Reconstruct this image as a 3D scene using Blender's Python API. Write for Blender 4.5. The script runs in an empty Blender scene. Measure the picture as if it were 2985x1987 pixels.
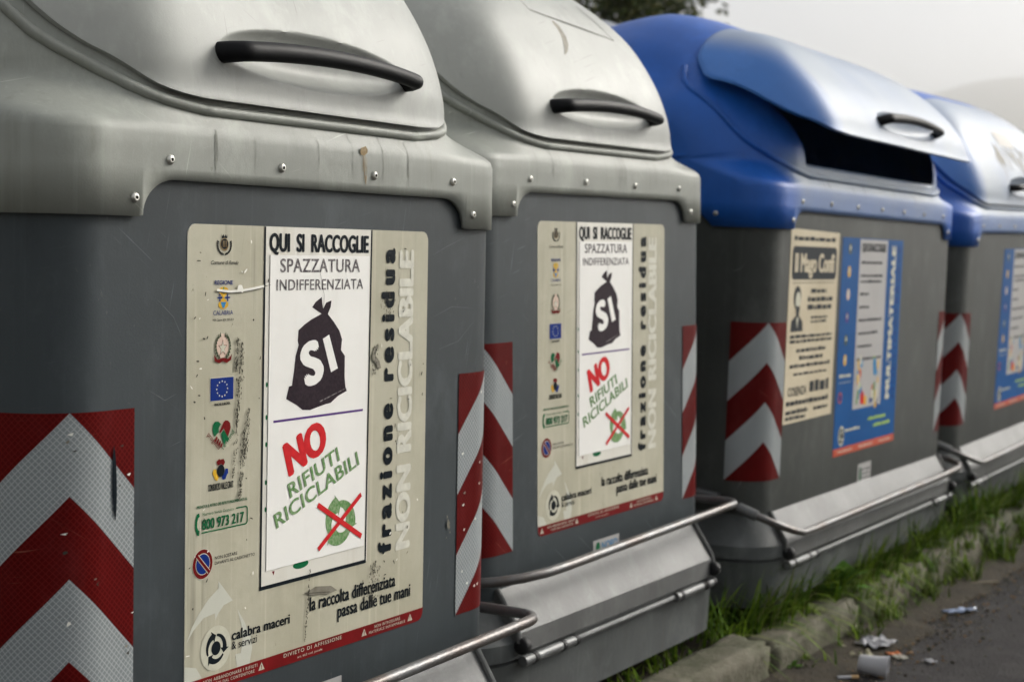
import bpy, bmesh, math, random
from mathutils import Vector, Matrix, noise as mnoise
from math import sin, cos, pi, radians, sqrt, atan2, hypot
random.seed(7)
S = bpy.context.scene
COL = S.collection

# ------------------------------------------------------------------ camera
PHI = radians(58.971); PITCH = radians(2.616); CAM_H = 1.25
cd = bpy.data.cameras.new('camera'); cam = bpy.data.objects.new('camera', cd); COL.objects.link(cam)
cam.location = (0, 0, CAM_H)
cam.rotation_euler = (pi/2 - PITCH, 0, -PHI)
cd.sensor_fit = 'HORIZONTAL'; cd.sensor_width = 36.0; cd.lens = 36.0*4781.5/2985.0
cd.clip_start = 0.05; cd.clip_end = 20000
cd.dof.use_dof = True; cd.dof.focus_distance = 3.0; cd.dof.aperture_fstop = 4.4; cd.dof.aperture_blades = 9
S.camera = cam
S.cycles.volume_bounces = 4; S.cycles.max_bounces = 12
# ------------------------------------------------------------------ sky, sun, exposure
SUN = Vector((0.80, -0.42, 0.50)).normalized()
W = bpy.data.worlds.new('World'); S.world = W; W.use_nodes = True
nt = W.node_tree; nt.nodes.clear()
out = nt.nodes.new('ShaderNodeOutputWorld'); bg = nt.nodes.new('ShaderNodeBackground')
sky = nt.nodes.new('ShaderNodeTexSky'); sky.sky_type = 'NISHITA'; sky.sun_disc = False
sky.sun_elevation = math.asin(SUN.z); sky.sun_rotation = atan2(SUN.x, SUN.y)
sky.air_density = 1.0; sky.dust_density = 5.0; sky.ozone_density = 1.0
hs = nt.nodes.new('ShaderNodeHueSaturation'); hs.inputs['Saturation'].default_value = 0.22
mx = nt.nodes.new('ShaderNodeMix'); mx.data_type = 'RGBA'; mx.inputs['Factor'].default_value = 0.55
mx.inputs['B'].default_value = (7.5, 7.6, 7.85, 1)      # the even white of the cloud layer
nt.links.new(sky.outputs[0], hs.inputs['Color']); nt.links.new(hs.outputs[0], mx.inputs['A'])
nt.links.new(mx.outputs['Result'], bg.inputs['Color']); nt.links.new(bg.outputs[0], out.inputs[0])
bg.inputs['Strength'].default_value = 0.050
sd = bpy.data.lights.new('sun', 'SUN'); sun = bpy.data.objects.new('sun', sd); COL.objects.link(sun)
sd.energy = 1.5; sd.angle = radians(22); sd.color = (1.0, 0.955, 0.88)
sun.rotation_euler = SUN.to_track_quat('Z', 'Y').to_euler(); sun.location = (5, -6, 12)
S.view_settings.view_transform = 'Standard'; S.view_settings.look = 'None'
S.view_settings.gamma = 1; S.view_settings.use_curve_mapping = False
S.view_settings.exposure = 1.25

# ------------------------------------------------------------------ materials
def mk(name, col, rough=.5, metal=0., spec=.22, col2=None, nscale=3., namt=.0, streak=0., scol=(.03, .03, .025),
       bump=0., bscale=200., speck=0., spcol=(.02, .02, .02), stretch=(1, 1, 1), coat=0., emis=None, sscale=30., rvar=0., scr=0., scrc=None, blotch=0.):
    m = bpy.data.materials.new(name); m.use_nodes = True
    t = m.node_tree; N = t.nodes; L = t.links
    b = N['Principled BSDF']; b.inputs['Roughness'].default_value = rough; b.inputs['Metallic'].default_value = metal
    b.inputs['Specular IOR Level'].default_value = spec
    if coat: b.inputs['Coat Weight'].default_value = coat; b.inputs['Coat Roughness'].default_value = .3
    tc = N.new('ShaderNodeTexCoord'); oi = N.new('ShaderNodeObjectInfo')
    ad = N.new('ShaderNodeVectorMath'); ad.operation = 'MULTIPLY_ADD'
    cb = N.new('ShaderNodeCombineXYZ')
    for i in range(3): L.new(oi.outputs['Random'], cb.inputs[i])
    L.new(cb.outputs[0], ad.inputs[0]); ad.inputs[1].default_value = (37, 19, 53); L.new(tc.outputs['Object'], ad.inputs[2])
    co = ad.outputs[0]
    def mapped(sc):
        mp = N.new('ShaderNodeMapping'); mp.inputs['Scale'].default_value = sc; L.new(co, mp.inputs[0]); return mp.outputs[0]
    def noise(vec, sc, det=5, ro=.6):
        n = N.new('ShaderNodeTexNoise'); n.inputs['Scale'].default_value = sc; n.inputs['Detail'].default_value = det
        n.inputs['Roughness'].default_value = ro; L.new(vec, n.inputs['Vector']); return n.outputs['Fac']
    def ramp(f, a, bb):
        r = N.new('ShaderNodeMapRange'); r.inputs['From Min'].default_value = a; r.inputs['From Max'].default_value = bb
        r.interpolation_type = 'SMOOTHSTEP'; L.new(f, r.inputs['Value']); return r.outputs['Result']
    def mul(f, v):
        q = N.new('ShaderNodeMath'); q.operation = 'MULTIPLY'; L.new(f, q.inputs[0])
        if isinstance(v, (int, float)): q.inputs[1].default_value = v
        else: L.new(v, q.inputs[1])
        return q.outputs[0]
    def mix(f, a, c):
        x = N.new('ShaderNodeMix'); x.data_type = 'RGBA'
        if isinstance(f, (int, float)): x.inputs['Factor'].default_value = f
        else: L.new(f, x.inputs['Factor'])
        for k, v in (('A', a), ('B', c)):
            if isinstance(v, tuple): x.inputs[k].default_value = (*v[:3], 1)
            else: L.new(v, x.inputs[k])
        return x.outputs['Result']
    c = tuple(col)
    if namt or col2:
        c2 = col2 or tuple(v*(1-namt) for v in col)
        c = mix(ramp(noise(mapped(stretch), nscale), .3, .7), c, c2)
    if streak:
        st = ramp(noise(mapped((1, 1, .045)), sscale, 4, .65), .52, .80)
        br = ramp(noise(mapped((1, 1, .5)), 3.1, 3), .40, .66)
        c = mix(mul(mul(st, br), streak), c, scol)
        st2 = ramp(noise(mapped((1, 1, .02)), sscale*2.7, 3, .6), .55, .8)
        c = mix(mul(st2, streak*.35), c, tuple(min(1, v*1.9) for v in col))
    if speck:
        sp = ramp(noise(mapped((1, 1, .55)), 75, 3, .7), .68, .74)
        br = ramp(noise(mapped((1, 1, .4)), 4.0, 3), .50, .66)
        c = mix(mul(mul(sp, br), speck), c, spcol)
    if blotch:      # rubbed and dusty patches
        bl = ramp(noise(mapped((1, 1, .6)), 7, 8, .7), .50, .72); c = mix(mul(bl, blotch), c, tuple(min(1, v*1.45+.02) for v in col))
        bd = ramp(noise(mapped((1.3, 1, .35)), 11, 8, .75), .56, .74); c = mix(mul(bd, blotch), c, tuple(v*.5 for v in col))
    if scr:
        for an, sc in ((.25, 210), (-.6, 260), (1.35, 300)):
            m1 = N.new('ShaderNodeMapping'); m1.inputs['Rotation'].default_value = (0, an, 0); L.new(co, m1.inputs[0])
            m2 = N.new('ShaderNodeMapping'); m2.inputs['Scale'].default_value = (5, 5, sc); L.new(m1.outputs[0], m2.inputs[0])
            f = ramp(noise(m2.outputs[0], 1, 2, .5), .70, .76); k = ramp(noise(mapped((1, 1, 1)), 3.7+an, 2), .50, .60)
            c = mix(mul(mul(f, k), scr), c, scrc or tuple(min(1, v*2.2+.03) for v in col))
    if isinstance(c, tuple): b.inputs['Base Color'].default_value = (*c[:3], 1)
    else: L.new(c, b.inputs['Base Color'])
    if rvar:
        r = N.new('ShaderNodeMapRange'); r.inputs['To Min'].default_value = rough-rvar; r.inputs['To Max'].default_value = rough+rvar
        L.new(noise(mapped((1, 1, .5)), 5, 5), r.inputs['Value']); L.new(r.outputs[0], b.inputs['Roughness'])
    if bump:
        bn = N.new('ShaderNodeBump'); bn.inputs['Strength'].default_value = bump; bn.inputs['Distance'].default_value = .01
        L.new(noise(co, bscale, 4), bn.inputs['Height']); L.new(bn.outputs[0], b.inputs['Normal'])
    m['_c'] = 0
    m.diffuse_color = (*col[:3], 1)
    return m

def add_fade_sheen(m, pale, A, amt, zlo=None):
    """blue hood: sun bleaching plus painted sky sheen over faces turned to the road"""
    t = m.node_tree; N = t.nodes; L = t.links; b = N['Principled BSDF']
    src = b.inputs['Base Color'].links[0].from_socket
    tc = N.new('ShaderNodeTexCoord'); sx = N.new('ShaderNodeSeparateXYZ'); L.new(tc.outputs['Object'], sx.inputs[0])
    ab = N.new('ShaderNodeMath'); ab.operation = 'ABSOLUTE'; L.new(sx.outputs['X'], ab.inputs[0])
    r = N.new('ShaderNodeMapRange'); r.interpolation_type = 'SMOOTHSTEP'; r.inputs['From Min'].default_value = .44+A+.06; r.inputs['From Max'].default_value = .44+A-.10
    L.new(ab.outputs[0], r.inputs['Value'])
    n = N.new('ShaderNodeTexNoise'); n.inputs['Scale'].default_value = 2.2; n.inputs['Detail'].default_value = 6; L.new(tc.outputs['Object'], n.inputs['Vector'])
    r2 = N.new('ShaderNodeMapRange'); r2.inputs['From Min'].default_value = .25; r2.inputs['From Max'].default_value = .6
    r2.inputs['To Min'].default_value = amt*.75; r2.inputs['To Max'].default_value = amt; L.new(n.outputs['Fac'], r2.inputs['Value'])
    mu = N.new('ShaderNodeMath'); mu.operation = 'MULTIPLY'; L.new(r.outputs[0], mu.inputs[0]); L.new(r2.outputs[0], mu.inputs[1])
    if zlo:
        r3 = N.new('ShaderNodeMapRange'); r3.interpolation_type = 'SMOOTHSTEP'; r3.inputs['From Min'].default_value = zlo; r3.inputs['From Max'].default_value = zlo+.025; r3.inputs['To Min'].default_value = .62  # ledge palest: light from the sky above is put into the colour
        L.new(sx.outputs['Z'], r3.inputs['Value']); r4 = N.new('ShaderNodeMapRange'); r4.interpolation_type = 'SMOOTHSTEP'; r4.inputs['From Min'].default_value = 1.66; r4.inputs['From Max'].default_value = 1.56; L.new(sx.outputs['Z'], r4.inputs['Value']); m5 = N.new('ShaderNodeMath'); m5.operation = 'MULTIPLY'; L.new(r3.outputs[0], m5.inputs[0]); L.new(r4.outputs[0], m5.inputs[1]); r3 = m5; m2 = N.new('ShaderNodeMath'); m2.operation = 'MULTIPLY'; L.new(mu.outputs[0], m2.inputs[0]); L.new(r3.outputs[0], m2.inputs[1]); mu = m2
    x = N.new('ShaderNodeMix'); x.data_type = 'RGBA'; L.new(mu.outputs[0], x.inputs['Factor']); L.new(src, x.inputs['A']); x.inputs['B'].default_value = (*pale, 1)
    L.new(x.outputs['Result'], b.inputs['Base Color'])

M = {}
M['grey_plastic'] = mk('grey_plastic', (.262, .274, .245), .52, spec=.34, nscale=2.5, namt=.16, streak=.4, scol=(.10, .10, .075), bump=.05, bscale=260, rvar=.06, scr=.45, blotch=.42, speck=.45, spcol=(.09, .09, .07))
M['grey_lid'] = mk('grey_lid', (.312, .322, .300), .50, spec=.36, nscale=2.2, namt=.12, streak=.28, scol=(.16, .16, .12), bump=.045, bscale=260, rvar=.07, scr=.5, scrc=(.14, .14, .12), blotch=.32, speck=.35, spcol=(.10, .10, .08))
M['body'] = mk('body', (.046, .056, .061), .46, spec=.2, nscale=2.0, namt=.25, streak=.6, scol=(.05, .055, .055), bump=.05, bscale=240, rvar=.07, speck=.25, spcol=(.3, .29, .26), scr=.8, blotch=.38)
M['body_olive'] = mk('body_olive', (.058, .063, .058), .49, spec=.2, nscale=2.0, namt=.28, streak=.7, scol=(.06, .06, .045), bump=.05, bscale=240, rvar=.06, scr=.7, blotch=.45)
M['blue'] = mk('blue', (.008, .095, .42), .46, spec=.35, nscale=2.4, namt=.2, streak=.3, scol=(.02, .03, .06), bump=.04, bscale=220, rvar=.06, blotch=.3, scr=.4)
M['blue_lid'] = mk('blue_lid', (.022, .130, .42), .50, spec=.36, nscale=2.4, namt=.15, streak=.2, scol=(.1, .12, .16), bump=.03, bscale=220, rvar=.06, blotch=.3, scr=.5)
add_fade_sheen(M['blue_lid'], (.27, .31, .36), .4375, .97)  # faded plastic, with the sky sheen of the front panel painted in
add_fade_sheen(M['blue'], (.17, .22, .27), .50, .95, 1.495)
M['green'] = mk('green', (.01, .12, .07), .4, nscale=3, namt=.3)
M['behind'] = mk('behind', (.26, .28, .32), .5, nscale=2, namt=.2)
M['metal'] = mk('metal', (.14, .145, .145), .42, metal=.2, spec=.4, nscale=6, namt=.35, streak=.35, scol=(.2, .15, .1), bump=.08, bscale=90, rvar=.1)
M['rust_metal'] = mk('rust_metal', (.125, .128, .13), .34, metal=.4, spec=.45, col2=(.075, .055, .045), nscale=7, bump=.15, bscale=120, rvar=.12)
M['base'] = mk('base', (.092, .099, .098), .48, nscale=3, namt=.35, streak=.8, scol=(.09, .09, .08), bump=.12, bscale=110, rvar=.07, blotch=.6, scr=.5)
M['pedal'] = mk('pedal', (.115, .118, .115), .46, spec=.25, nscale=4, namt=.3, streak=.6, scol=(.14, .13, .11), bump=.08, bscale=90, rvar=.08, blotch=.5, scr=.8, scrc=(.07, .07, .06))
M['black'] = mk('black', (.004, .0045, .0055), .52, spec=.15, nscale=8, namt=.3, bump=.03, bscale=150)
M['rubber'] = mk('rubber', (.015, .015, .016), .6)
M['rivet'] = mk('rivet', (.62, .61, .56), .35, metal=.85, nscale=30, namt=.3)
M['beige'] = mk('beige', (.47, .45, .35), .42, col2=(.40, .38, .285), nscale=5, streak=.85, scol=(.10, .095, .07), speck=.8, spcol=(.06, .055, .04), bump=.03, bscale=90, sscale=22, scr=.35, scrc=(.2, .19, .15), blotch=.16)
M['panel_white'] = mk('panel_white', (.70, .68, .61), .4, nscale=4, namt=.06, streak=.35, scol=(.40, .34, .22), sscale=18)
M['overlay'] = mk('overlay', (.84, .83, .79), .35, nscale=5, namt=.05, streak=.22, scol=(.45, .38, .28), sscale=16, blotch=.08)
M['edge_white'] = mk('edge_white', (.72, .72, .68), .4)
M['ink'] = mk('ink', (.008, .012, .016), .4, spec=.06)
M['ink_bag'] = mk('ink_bag', (.022, .014, .020), .42, nscale=160, col2=(.035, .024, .03), spec=.06)
M['ink_worn'] = mk('ink_worn', (.035, .025, .038), .45, nscale=220, col2=(.30, .28, .27), spec=.06)
M['cream'] = mk('cream', (.56, .55, .44), .4, nscale=60, namt=.12)
M['ghost'] = mk('ghost', (.66, .65, .56), .4, nscale=60, namt=.15)
M['wmark'] = mk('wmark', (.52, .525, .45), .4)
M['purple'] = mk('purple', (.10, .045, .20), .4, spec=.06)
M['red_ink'] = mk('red_ink', (.62, .025, .03), .4, nscale=80, namt=.15, spec=.06)
M['darkred'] = mk('darkred', (.17, .008, .009), .4, nscale=8, namt=.2, streak=.5, scol=(.12, .02, .015), spec=.06)
M['green_ink'] = mk('green_ink', (.08, .22, .055), .45, nscale=170, col2=(.26, .36, .2), spec=.06)
M['phone_green'] = mk('phone_green', (.006, .12, .045), .4, spec=.06)
M['flag_blue'] = mk('flag_blue', (.008, .028, .18), .4, spec=.06)
M['yellow'] = mk('yellow', (.62, .36, .02), .4)
M['star'] = mk('star', (.6, .62, .5), .4)
M['olive'] = mk('olive', (.03, .05, .02), .4)
M['pink'] = mk('pink', (.62, .47, .38), .4)
M['skyblue'] = mk('skyblue', (.02, .2, .42), .4)
M['blue_sticker'] = mk('blue_sticker', (.008, .085, .27), .4, nscale=4, namt=.15, spec=.06)
M['panel_grey'] = mk('panel_grey', (.40, .39, .38), .42, nscale=4, namt=.08)
M['orange_red'] = mk('orange_red', (.45, .07, .03), .4)
M['lime'] = mk('lime', (.35, .52, .08), .4)
M['poster'] = mk('poster', (.58, .51, .37), .55, col2=(.48, .41, .28), nscale=3, streak=.5, scol=(.35, .22, .1))
M['poster_ink'] = mk('poster_ink', (.03, .035, .04), .5, spec=.06)
M['rust'] = mk('rust', (.20, .12, .035), .6, nscale=40, col2=(.33, .26, .15))
M['smear'] = mk('smear', (.15, .135, .10), .6, nscale=25, col2=(.24, .225, .18))
M['scratch'] = mk('scratch', (.78, .77, .70), .45)
M['grime'] = mk('grime', (.05, .047, .036), .6, spec=.06)

def mesh_pattern(m, k):
    """prismatic honeycomb grid pressed into the reflective sheet, read from the UV map (metres)"""
    t = m.node_tree; N = t.nodes; L = t.links; b = N['Principled BSDF']
    src = b.inputs['Base Color'].links[0].from_socket if b.inputs['Base Color'].links else None
    uv = N.new('ShaderNodeUVMap'); mp = N.new('ShaderNodeMapping'); mp.inputs['Rotation'].default_value = (0, 0, radians(45)); mp.inputs['Scale'].default_value = (130, 130, 130)
    L.new(uv.outputs[0], mp.inputs[0])
    fr = N.new('ShaderNodeVectorMath'); fr.operation = 'FRACTION'; L.new(mp.outputs[0], fr.inputs[0])
    sx = N.new('ShaderNodeSeparateXYZ'); L.new(fr.outputs[0], sx.inputs[0])
    mn = N.new('ShaderNodeMath'); mn.operation = 'MINIMUM'; L.new(sx.outputs[0], mn.inputs[0]); L.new(sx.outputs[1], mn.inputs[1])
    r = N.new('ShaderNodeMapRange'); r.inputs['From Min'].default_value = .10; r.inputs['From Max'].default_value = .26; r.inputs['To Min'].default_value = 1; r.inputs['To Max'].default_value = 0
    L.new(mn.outputs[0], r.inputs['Value'])
    mu = N.new('ShaderNodeMath'); mu.operation = 'MULTIPLY'; mu.inputs[1].default_value = k; L.new(r.outputs[0], mu.inputs[0])
    x = N.new('ShaderNodeMix'); x.data_type = 'RGBA'; L.new(mu.outputs[0], x.inputs['Factor'])
    L.new(src, x.inputs['A'])
    x.inputs['B'].default_value = (.5, .52, .5, 1) if k > .3 else (.28, .03, .025, 1)
    L.new(x.outputs['Result'], b.inputs['Base Color'])
M['refl_white'] = mk('refl_white', (.215, .24, .25), .34, nscale=6, namt=.12, speck=.6, spcol=(.8, .8, .75), scr=.5, scrc=(.10, .10, .09), blotch=.25)
M['refl_red'] = mk('refl_red', (.085, .003, .003), .34, nscale=6, namt=.25, speck=.35, spcol=(.5, .2, .12), spec=.06, scr=.6, scrc=(.3, .12, .08), blotch=.3)
mesh_pattern(M['refl_white'], .6); mesh_pattern(M['refl_red'], .22)

# ------------------------------------------------------------------ helpers
CACHE = {}
def obj(name, mesh, parent=None, label=None):
    o = bpy.data.objects.new(name, mesh); COL.objects.link(o)
    if parent: o.parent = parent
    if label: o['label'] = label
    return o
def tag(o, label=None, cat=None, group=None, kind=None):
    if label: o['label'] = label
    if cat: o['category'] = cat
    if group: o['group'] = group
    if kind: o['kind'] = kind
    return o
def thing(name, label, cat, loc=(0, 0, 0), rot=(0, 0, 0), group=None):
    o = bpy.data.objects.new(name, None); COL.objects.link(o); o.location = loc; o.rotation_euler = rot
    o.empty_display_size = .1
    return tag(o, label, cat, group)
class MB:
    """collects faces of one mesh"""
    def __init__(s): s.v = []; s.f = []; s.mi = []; s.mats = []; s.uv = None
    def m(s, mat):
        mat = M[mat] if isinstance(mat, str) else mat
        if mat not in s.mats: s.mats.append(mat)
        return s.mats.index(mat)
    def add(s, verts, faces, mat):
        o = len(s.v); s.v += [tuple(p) for p in verts]; i = s.m(mat)
        for f in faces: s.f.append(tuple(o+k for k in f)); s.mi.append(i)
    def grid(s, rows, mat, closed=False, skip=None):
        n = len(rows[0]); vs = [p for r in rows for p in r]; fs = []
        for i in range(len(rows)-1):
            for j in range(n if closed else n-1):
                if skip and skip(i, j): continue
                k = (j+1) % n
                fs.append((i*n+j, i*n+k, (i+1)*n+k, (i+1)*n+j))
        s.add(vs, fs, mat)
    def tube(s, path, r, mat, seg=14, cap=True, flat=1.):
        path = [Vector(p) for p in path]; rows = []; up = Vector((0, 0, 1)); prev = None
        for i, p in enumerate(path):
            d = (path[min(i+1, len(path)-1)] - path[max(i-1, 0)]).normalized()
            if prev is None:
                a = d.cross(up);  a = a if a.length > 1e-3 else d.cross(Vector((1, 0, 0)))
            else: a = prev - d*prev.dot(d)
            a.normalize(); prev = a; b = d.cross(a)
            rr = r[i] if isinstance(r, (list, tuple)) else r
            rows.append([p + (a*cos(t) + b*sin(t)*flat)*rr for t in [2*pi*k/seg for k in range(seg)]])
        s.grid(rows, mat, closed=True)
        if cap: s.add(rows[0], [tuple(range(seg))], mat); s.add(rows[-1], [tuple(range(seg))[::-1]], mat)
    def box(s, c, d, mat, rot=None):
        vs = []
        for x in (-1, 1):
            for y in (-1, 1):
                for z in (-1, 1):
                    p = Vector((x*d[0]/2, y*d[1]/2, z*d[2]/2))
                    if rot: p = rot @ p
                    vs.append(p + Vector(c))
        s.add(vs, [(0, 1, 3, 2), (4, 6, 7, 5), (0, 4, 5, 1), (2, 3, 7, 6), (0, 2, 6, 4), (1, 5, 7, 3)], mat)
    def build(s, smooth=True, angle=35, name='mesh'):
        me = bpy.data.meshes.new(name); me.from_pydata(s.v, [], s.f)
        for m in s.mats: me.materials.append(m)
        me.polygons.foreach_set('material_index', s.mi)
        bm = bmesh.new(); bm.from_mesh(me)
        bmesh.ops.remove_doubles(bm, verts=bm.verts, dist=1e-5)
        bmesh.ops.recalc_face_normals(bm, faces=bm.faces)
        if smooth:
            for f in bm.faces: f.smooth = True
            for e in bm.edges:
                if len(e.link_faces) == 2 and e.calc_face_angle(0) > radians(angle): e.smooth = False
        bm.to_mesh(me); bm.free(); return me

def lin(x, xs, ys):
    if x <= xs[0]: return ys[0]
    for i in range(len(xs)-1):
        if x <= xs[i+1]: return ys[i] + (ys[i+1]-ys[i])*(x-xs[i])/(xs[i+1]-xs[i])
    return ys[-1]
def cub(x, xs, ys):
    if x <= xs[0]: return ys[0]
    if x >= xs[-1]: return ys[-1]
    n = len(xs); i = max(k for k in range(n-1) if xs[k] <= x)
    d = [(ys[k+1]-ys[k])/(xs[k+1]-xs[k]) for k in range(n-1)]
    def m(k):
        if k == 0: return d[0]
        if k == n-1: return d[-1]
        if d[k-1]*d[k] <= 0: return 0
        h0, h1 = xs[k]-xs[k-1], xs[k+1]-xs[k]; return 3*(h0+h1)/((2*h1+h0)/d[k-1]+(h1+2*h0)/d[k])
    h = xs[i+1]-xs[i]; t = (x-xs[i])/h; m0, m1 = m(i)*h, m(i+1)*h
    return ys[i]*(2*t**3-3*t*t+1)+m0*(t**3-2*t*t+t)+ys[i+1]*(-2*t**3+3*t*t)+m1*(t**3-t*t)
def sstep(x, a, b):
    t = max(0, min(1, (x-a)/(b-a))); return t*t*(3-2*t)

# ------------------------------------------------------------------ printed matter (flat print laid on a sheet)
TXT = {}
def text_mesh(s, bold, space):
    key = (s, bold, space)
    if key in TXT: return TXT[key]
    cu = bpy.data.curves.new('t', 'FONT'); cu.body = s; cu.size = 1; cu.offset = bold; cu.space_character = space; cu.resolution_u = 4
    o = bpy.data.objects.new('t', cu); COL.objects.link(o)
    me = bpy.data.meshes.new_from_object(o)
    vs = [(v.co.x, v.co.y) for v in me.vertices]; fs = [tuple(p.vertices) for p in me.polygons]
    bpy.data.objects.remove(o); bpy.data.meshes.remove(me); bpy.data.curves.remove(cu)
    xs = [v[0] for v in vs]; TXT[key] = (vs, fs, min(xs), max(xs)); return TXT[key]
CAPH = None
def caph(ch, bold):
    vs = text_mesh(ch, bold, 1)[0]; ys = [v[1] for v in vs]; return min(ys), max(ys)
class Print(MB):
    """x,z plane print; layer k lies k*0.3 mm proud of the sheet"""
    y0 = 0; split = None
    def Y(s, k): return s.y0 - .0003*k
    def poly(s, pts, mat, k=1):
        s.add([(x, s.Y(k), z) for x, z in pts], [tuple(range(len(pts)))], mat)
    def rect(s, x0, z0, x1, z1, mat, k=1): s.poly([(x0, z0), (x1, z0), (x1, z1), (x0, z1)], mat, k)
    def line(s, a, b, w, mat, k=1, w2=None):
        dx, dz = b[0]-a[0], b[1]-a[1]; l = hypot(dx, dz) or 1; nx, nz = -dz/l*w/2, dx/l*w/2; q = (w2 if w2 is not None else w)/w
        s.poly([(a[0]-nx, a[1]-nz), (b[0]-nx*q, b[1]-nz*q), (b[0]+nx*q, b[1]+nz*q), (a[0]+nx, a[1]+nz)], mat, k)
    def disc(s, cx, cz, rx, rz, mat, k=1, n=28, hole=0, a0=0, a1=2*pi):
        if hole:
            P = []
            for i in range(n+1):
                t = a0+(a1-a0)*i/n; P.append(((cx+rx*cos(t), s.Y(k), cz+rz*sin(t)), (cx+rx*hole*cos(t), s.Y(k), cz+rz*hole*sin(t))))
            s.grid([[p[0] for p in P], [p[1] for p in P]], mat)
        else: s.poly([(cx+rx*cos(a0+(a1-a0)*i/n), cz+rz*sin(a0+(a1-a0)*i/n)) for i in range(n+(0 if a1-a0 > 6.2 else 1))], mat, k)
    def text(s, t, x0, z0, width, h, mat, k=2, bold=0, space=1, ref='H', ang=0, shear=0):
        vs, fs, a, b = text_mesh(t, 0, space); lo, hi = caph(ref, 0)
        e = bold*h*1.15; sx = (width-2*e)/(b-a); sz = (h-e)/(hi-lo); ca, sa = cos(ang), sin(ang)
        offs = [(e, e*.5)] if not bold else [(0, e*.5), (2*e, e*.5), (e, 0), (e, e), (.4*e, .1*e), (1.6*e, .1*e), (.4*e, .9*e), (1.6*e, .9*e), (e, .5*e)]
        tgt = Print() if s.split is not None else s; tgt.y0 = s.y0
        for n, (ox, oz) in enumerate(offs):
            P = []
            for x, y in vs:
                yy = (y-lo)*sz+oz; xx = (x-a)*sx + ox + shear*yy; P.append((x0+xx*ca-yy*sa, s.Y(k)-n*.00003, z0+xx*sa+yy*ca))
            tgt.add(P, fs, mat)
        if s.split is not None: s.split.append(tgt.finish())
    def star(s, cx, cz, r, mat, k=1, inner=.4, n=5, rz=None):
        rz = rz or r
        s.poly([(cx+(r if i % 2 == 0 else r*inner)*sin(i*pi/n), cz+(rz if i % 2 == 0 else rz*inner)*cos(i*pi/n)) for i in range(2*n)], mat, k)
    def arc_arrow(s, cx, cz, r, w, a0, a1, mat, k=1, head=1.9, sq=1.):
        n = 10; hl = .42*(1 if a1 > a0 else -1); ae = a1-hl; pts = []
        for i in range(n+1):
            t = a0+(ae-a0)*i/n; wi = w*(.35+.65*i/n); pts.append((cx+(r+wi/2)*cos(t)*sq, cz+(r+wi/2)*sin(t)))
        pts.append((cx+(r+w*head/2)*cos(ae)*sq, cz+(r+w*head/2)*sin(ae)))
        pts.append((cx+r*cos(a1)*sq, cz+r*sin(a1)))
        pts.append((cx+(r-w*head/2)*cos(ae)*sq, cz+(r-w*head/2)*sin(ae)))
        for i in range(n, -1, -1):
            t = a0+(ae-a0)*i/n; wi = w*(.35+.65*i/n); pts.append((cx+(r-wi/2)*cos(t)*sq, cz+(r-wi/2)*sin(t)))
        s.poly(pts, mat, k)
    def recycle(s, cx, cz, r, mat, k=1, rot=0, sq=1., mats=None):
        for q in range(3):
            a = rot + q*2*pi/3; c, d = cos(a), sin(a)
            def T(x, z): return (cx+(x*c-z*d)*r*sq, cz+(x*d+z*c)*r)
            mm = mats[q] if mats else mat
            # band bending over the top of the triangle, then an arrow down its right side
            s.poly([T(-.62, .12), (T(-.30, .72)), T(-.12, .92), T(.16, .92), T(-.22, .28), T(-.34, .28+.0)], mm, k)
            s.poly([T(-.05, .96), T(.28, .96), T(.42, .80), T(.62, .48), T(.80, .60), T(.62, .02), T(.06, .12), T(.24, .24), T(.10, .55)], mm, k+.4)
    def words(s, x0, z, x1, h, mat, k=2, seed=0, wl=.012):
        """unreadable small print: a broken line of word-long dashes"""
        R = random.Random(seed); x = x0
        while x < x1-.003:
            e = min(x1, x+wl*R.uniform(.5, 1.7)); s.rect(x, z, e, z+h*R.uniform(.8, 1.1), mat, k); x = e+wl*.22
    def finish(s, smooth=False):
        me = s.build(smooth=False)
        bm = bmesh.new(); bm.from_mesh(me); bmesh.ops.triangulate(bm, faces=[f for f in bm.faces if len(f.verts) > 4], ngon_method='BEAUTY'); bm.to_mesh(me); bm.free()
        return me
def cached(key, fn):
    if key not in CACHE: CACHE[key] = fn()
    return CACHE[key]
def rounded(x0, z0, x1, z1, r, n=6):
    P = []
    for cx, cz, a in ((x1-r, z1-r, 0), (x0+r, z1-r, pi/2), (x0+r, z0+r, pi), (x1-r, z0+r, 1.5*pi)):
        P += [(cx+r*cos(a+i*pi/2/n), cz+r*sin(a+i*pi/2/n)) for i in range(n+1)]
    return P
def sheet(pts, y, th, mat, edge):
    b = MB(); n = len(pts)
    b.add([(x, y, z) for x, z in pts], [tuple(range(n))], mat)
    b.add([(x, y, z) for x, z in pts]+[(x, y+th, z) for x, z in pts], [(i, (i+1) % n, n+(i+1) % n, n+i) for i in range(n)], edge)
    me = b.build(smooth=False); return me

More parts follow.
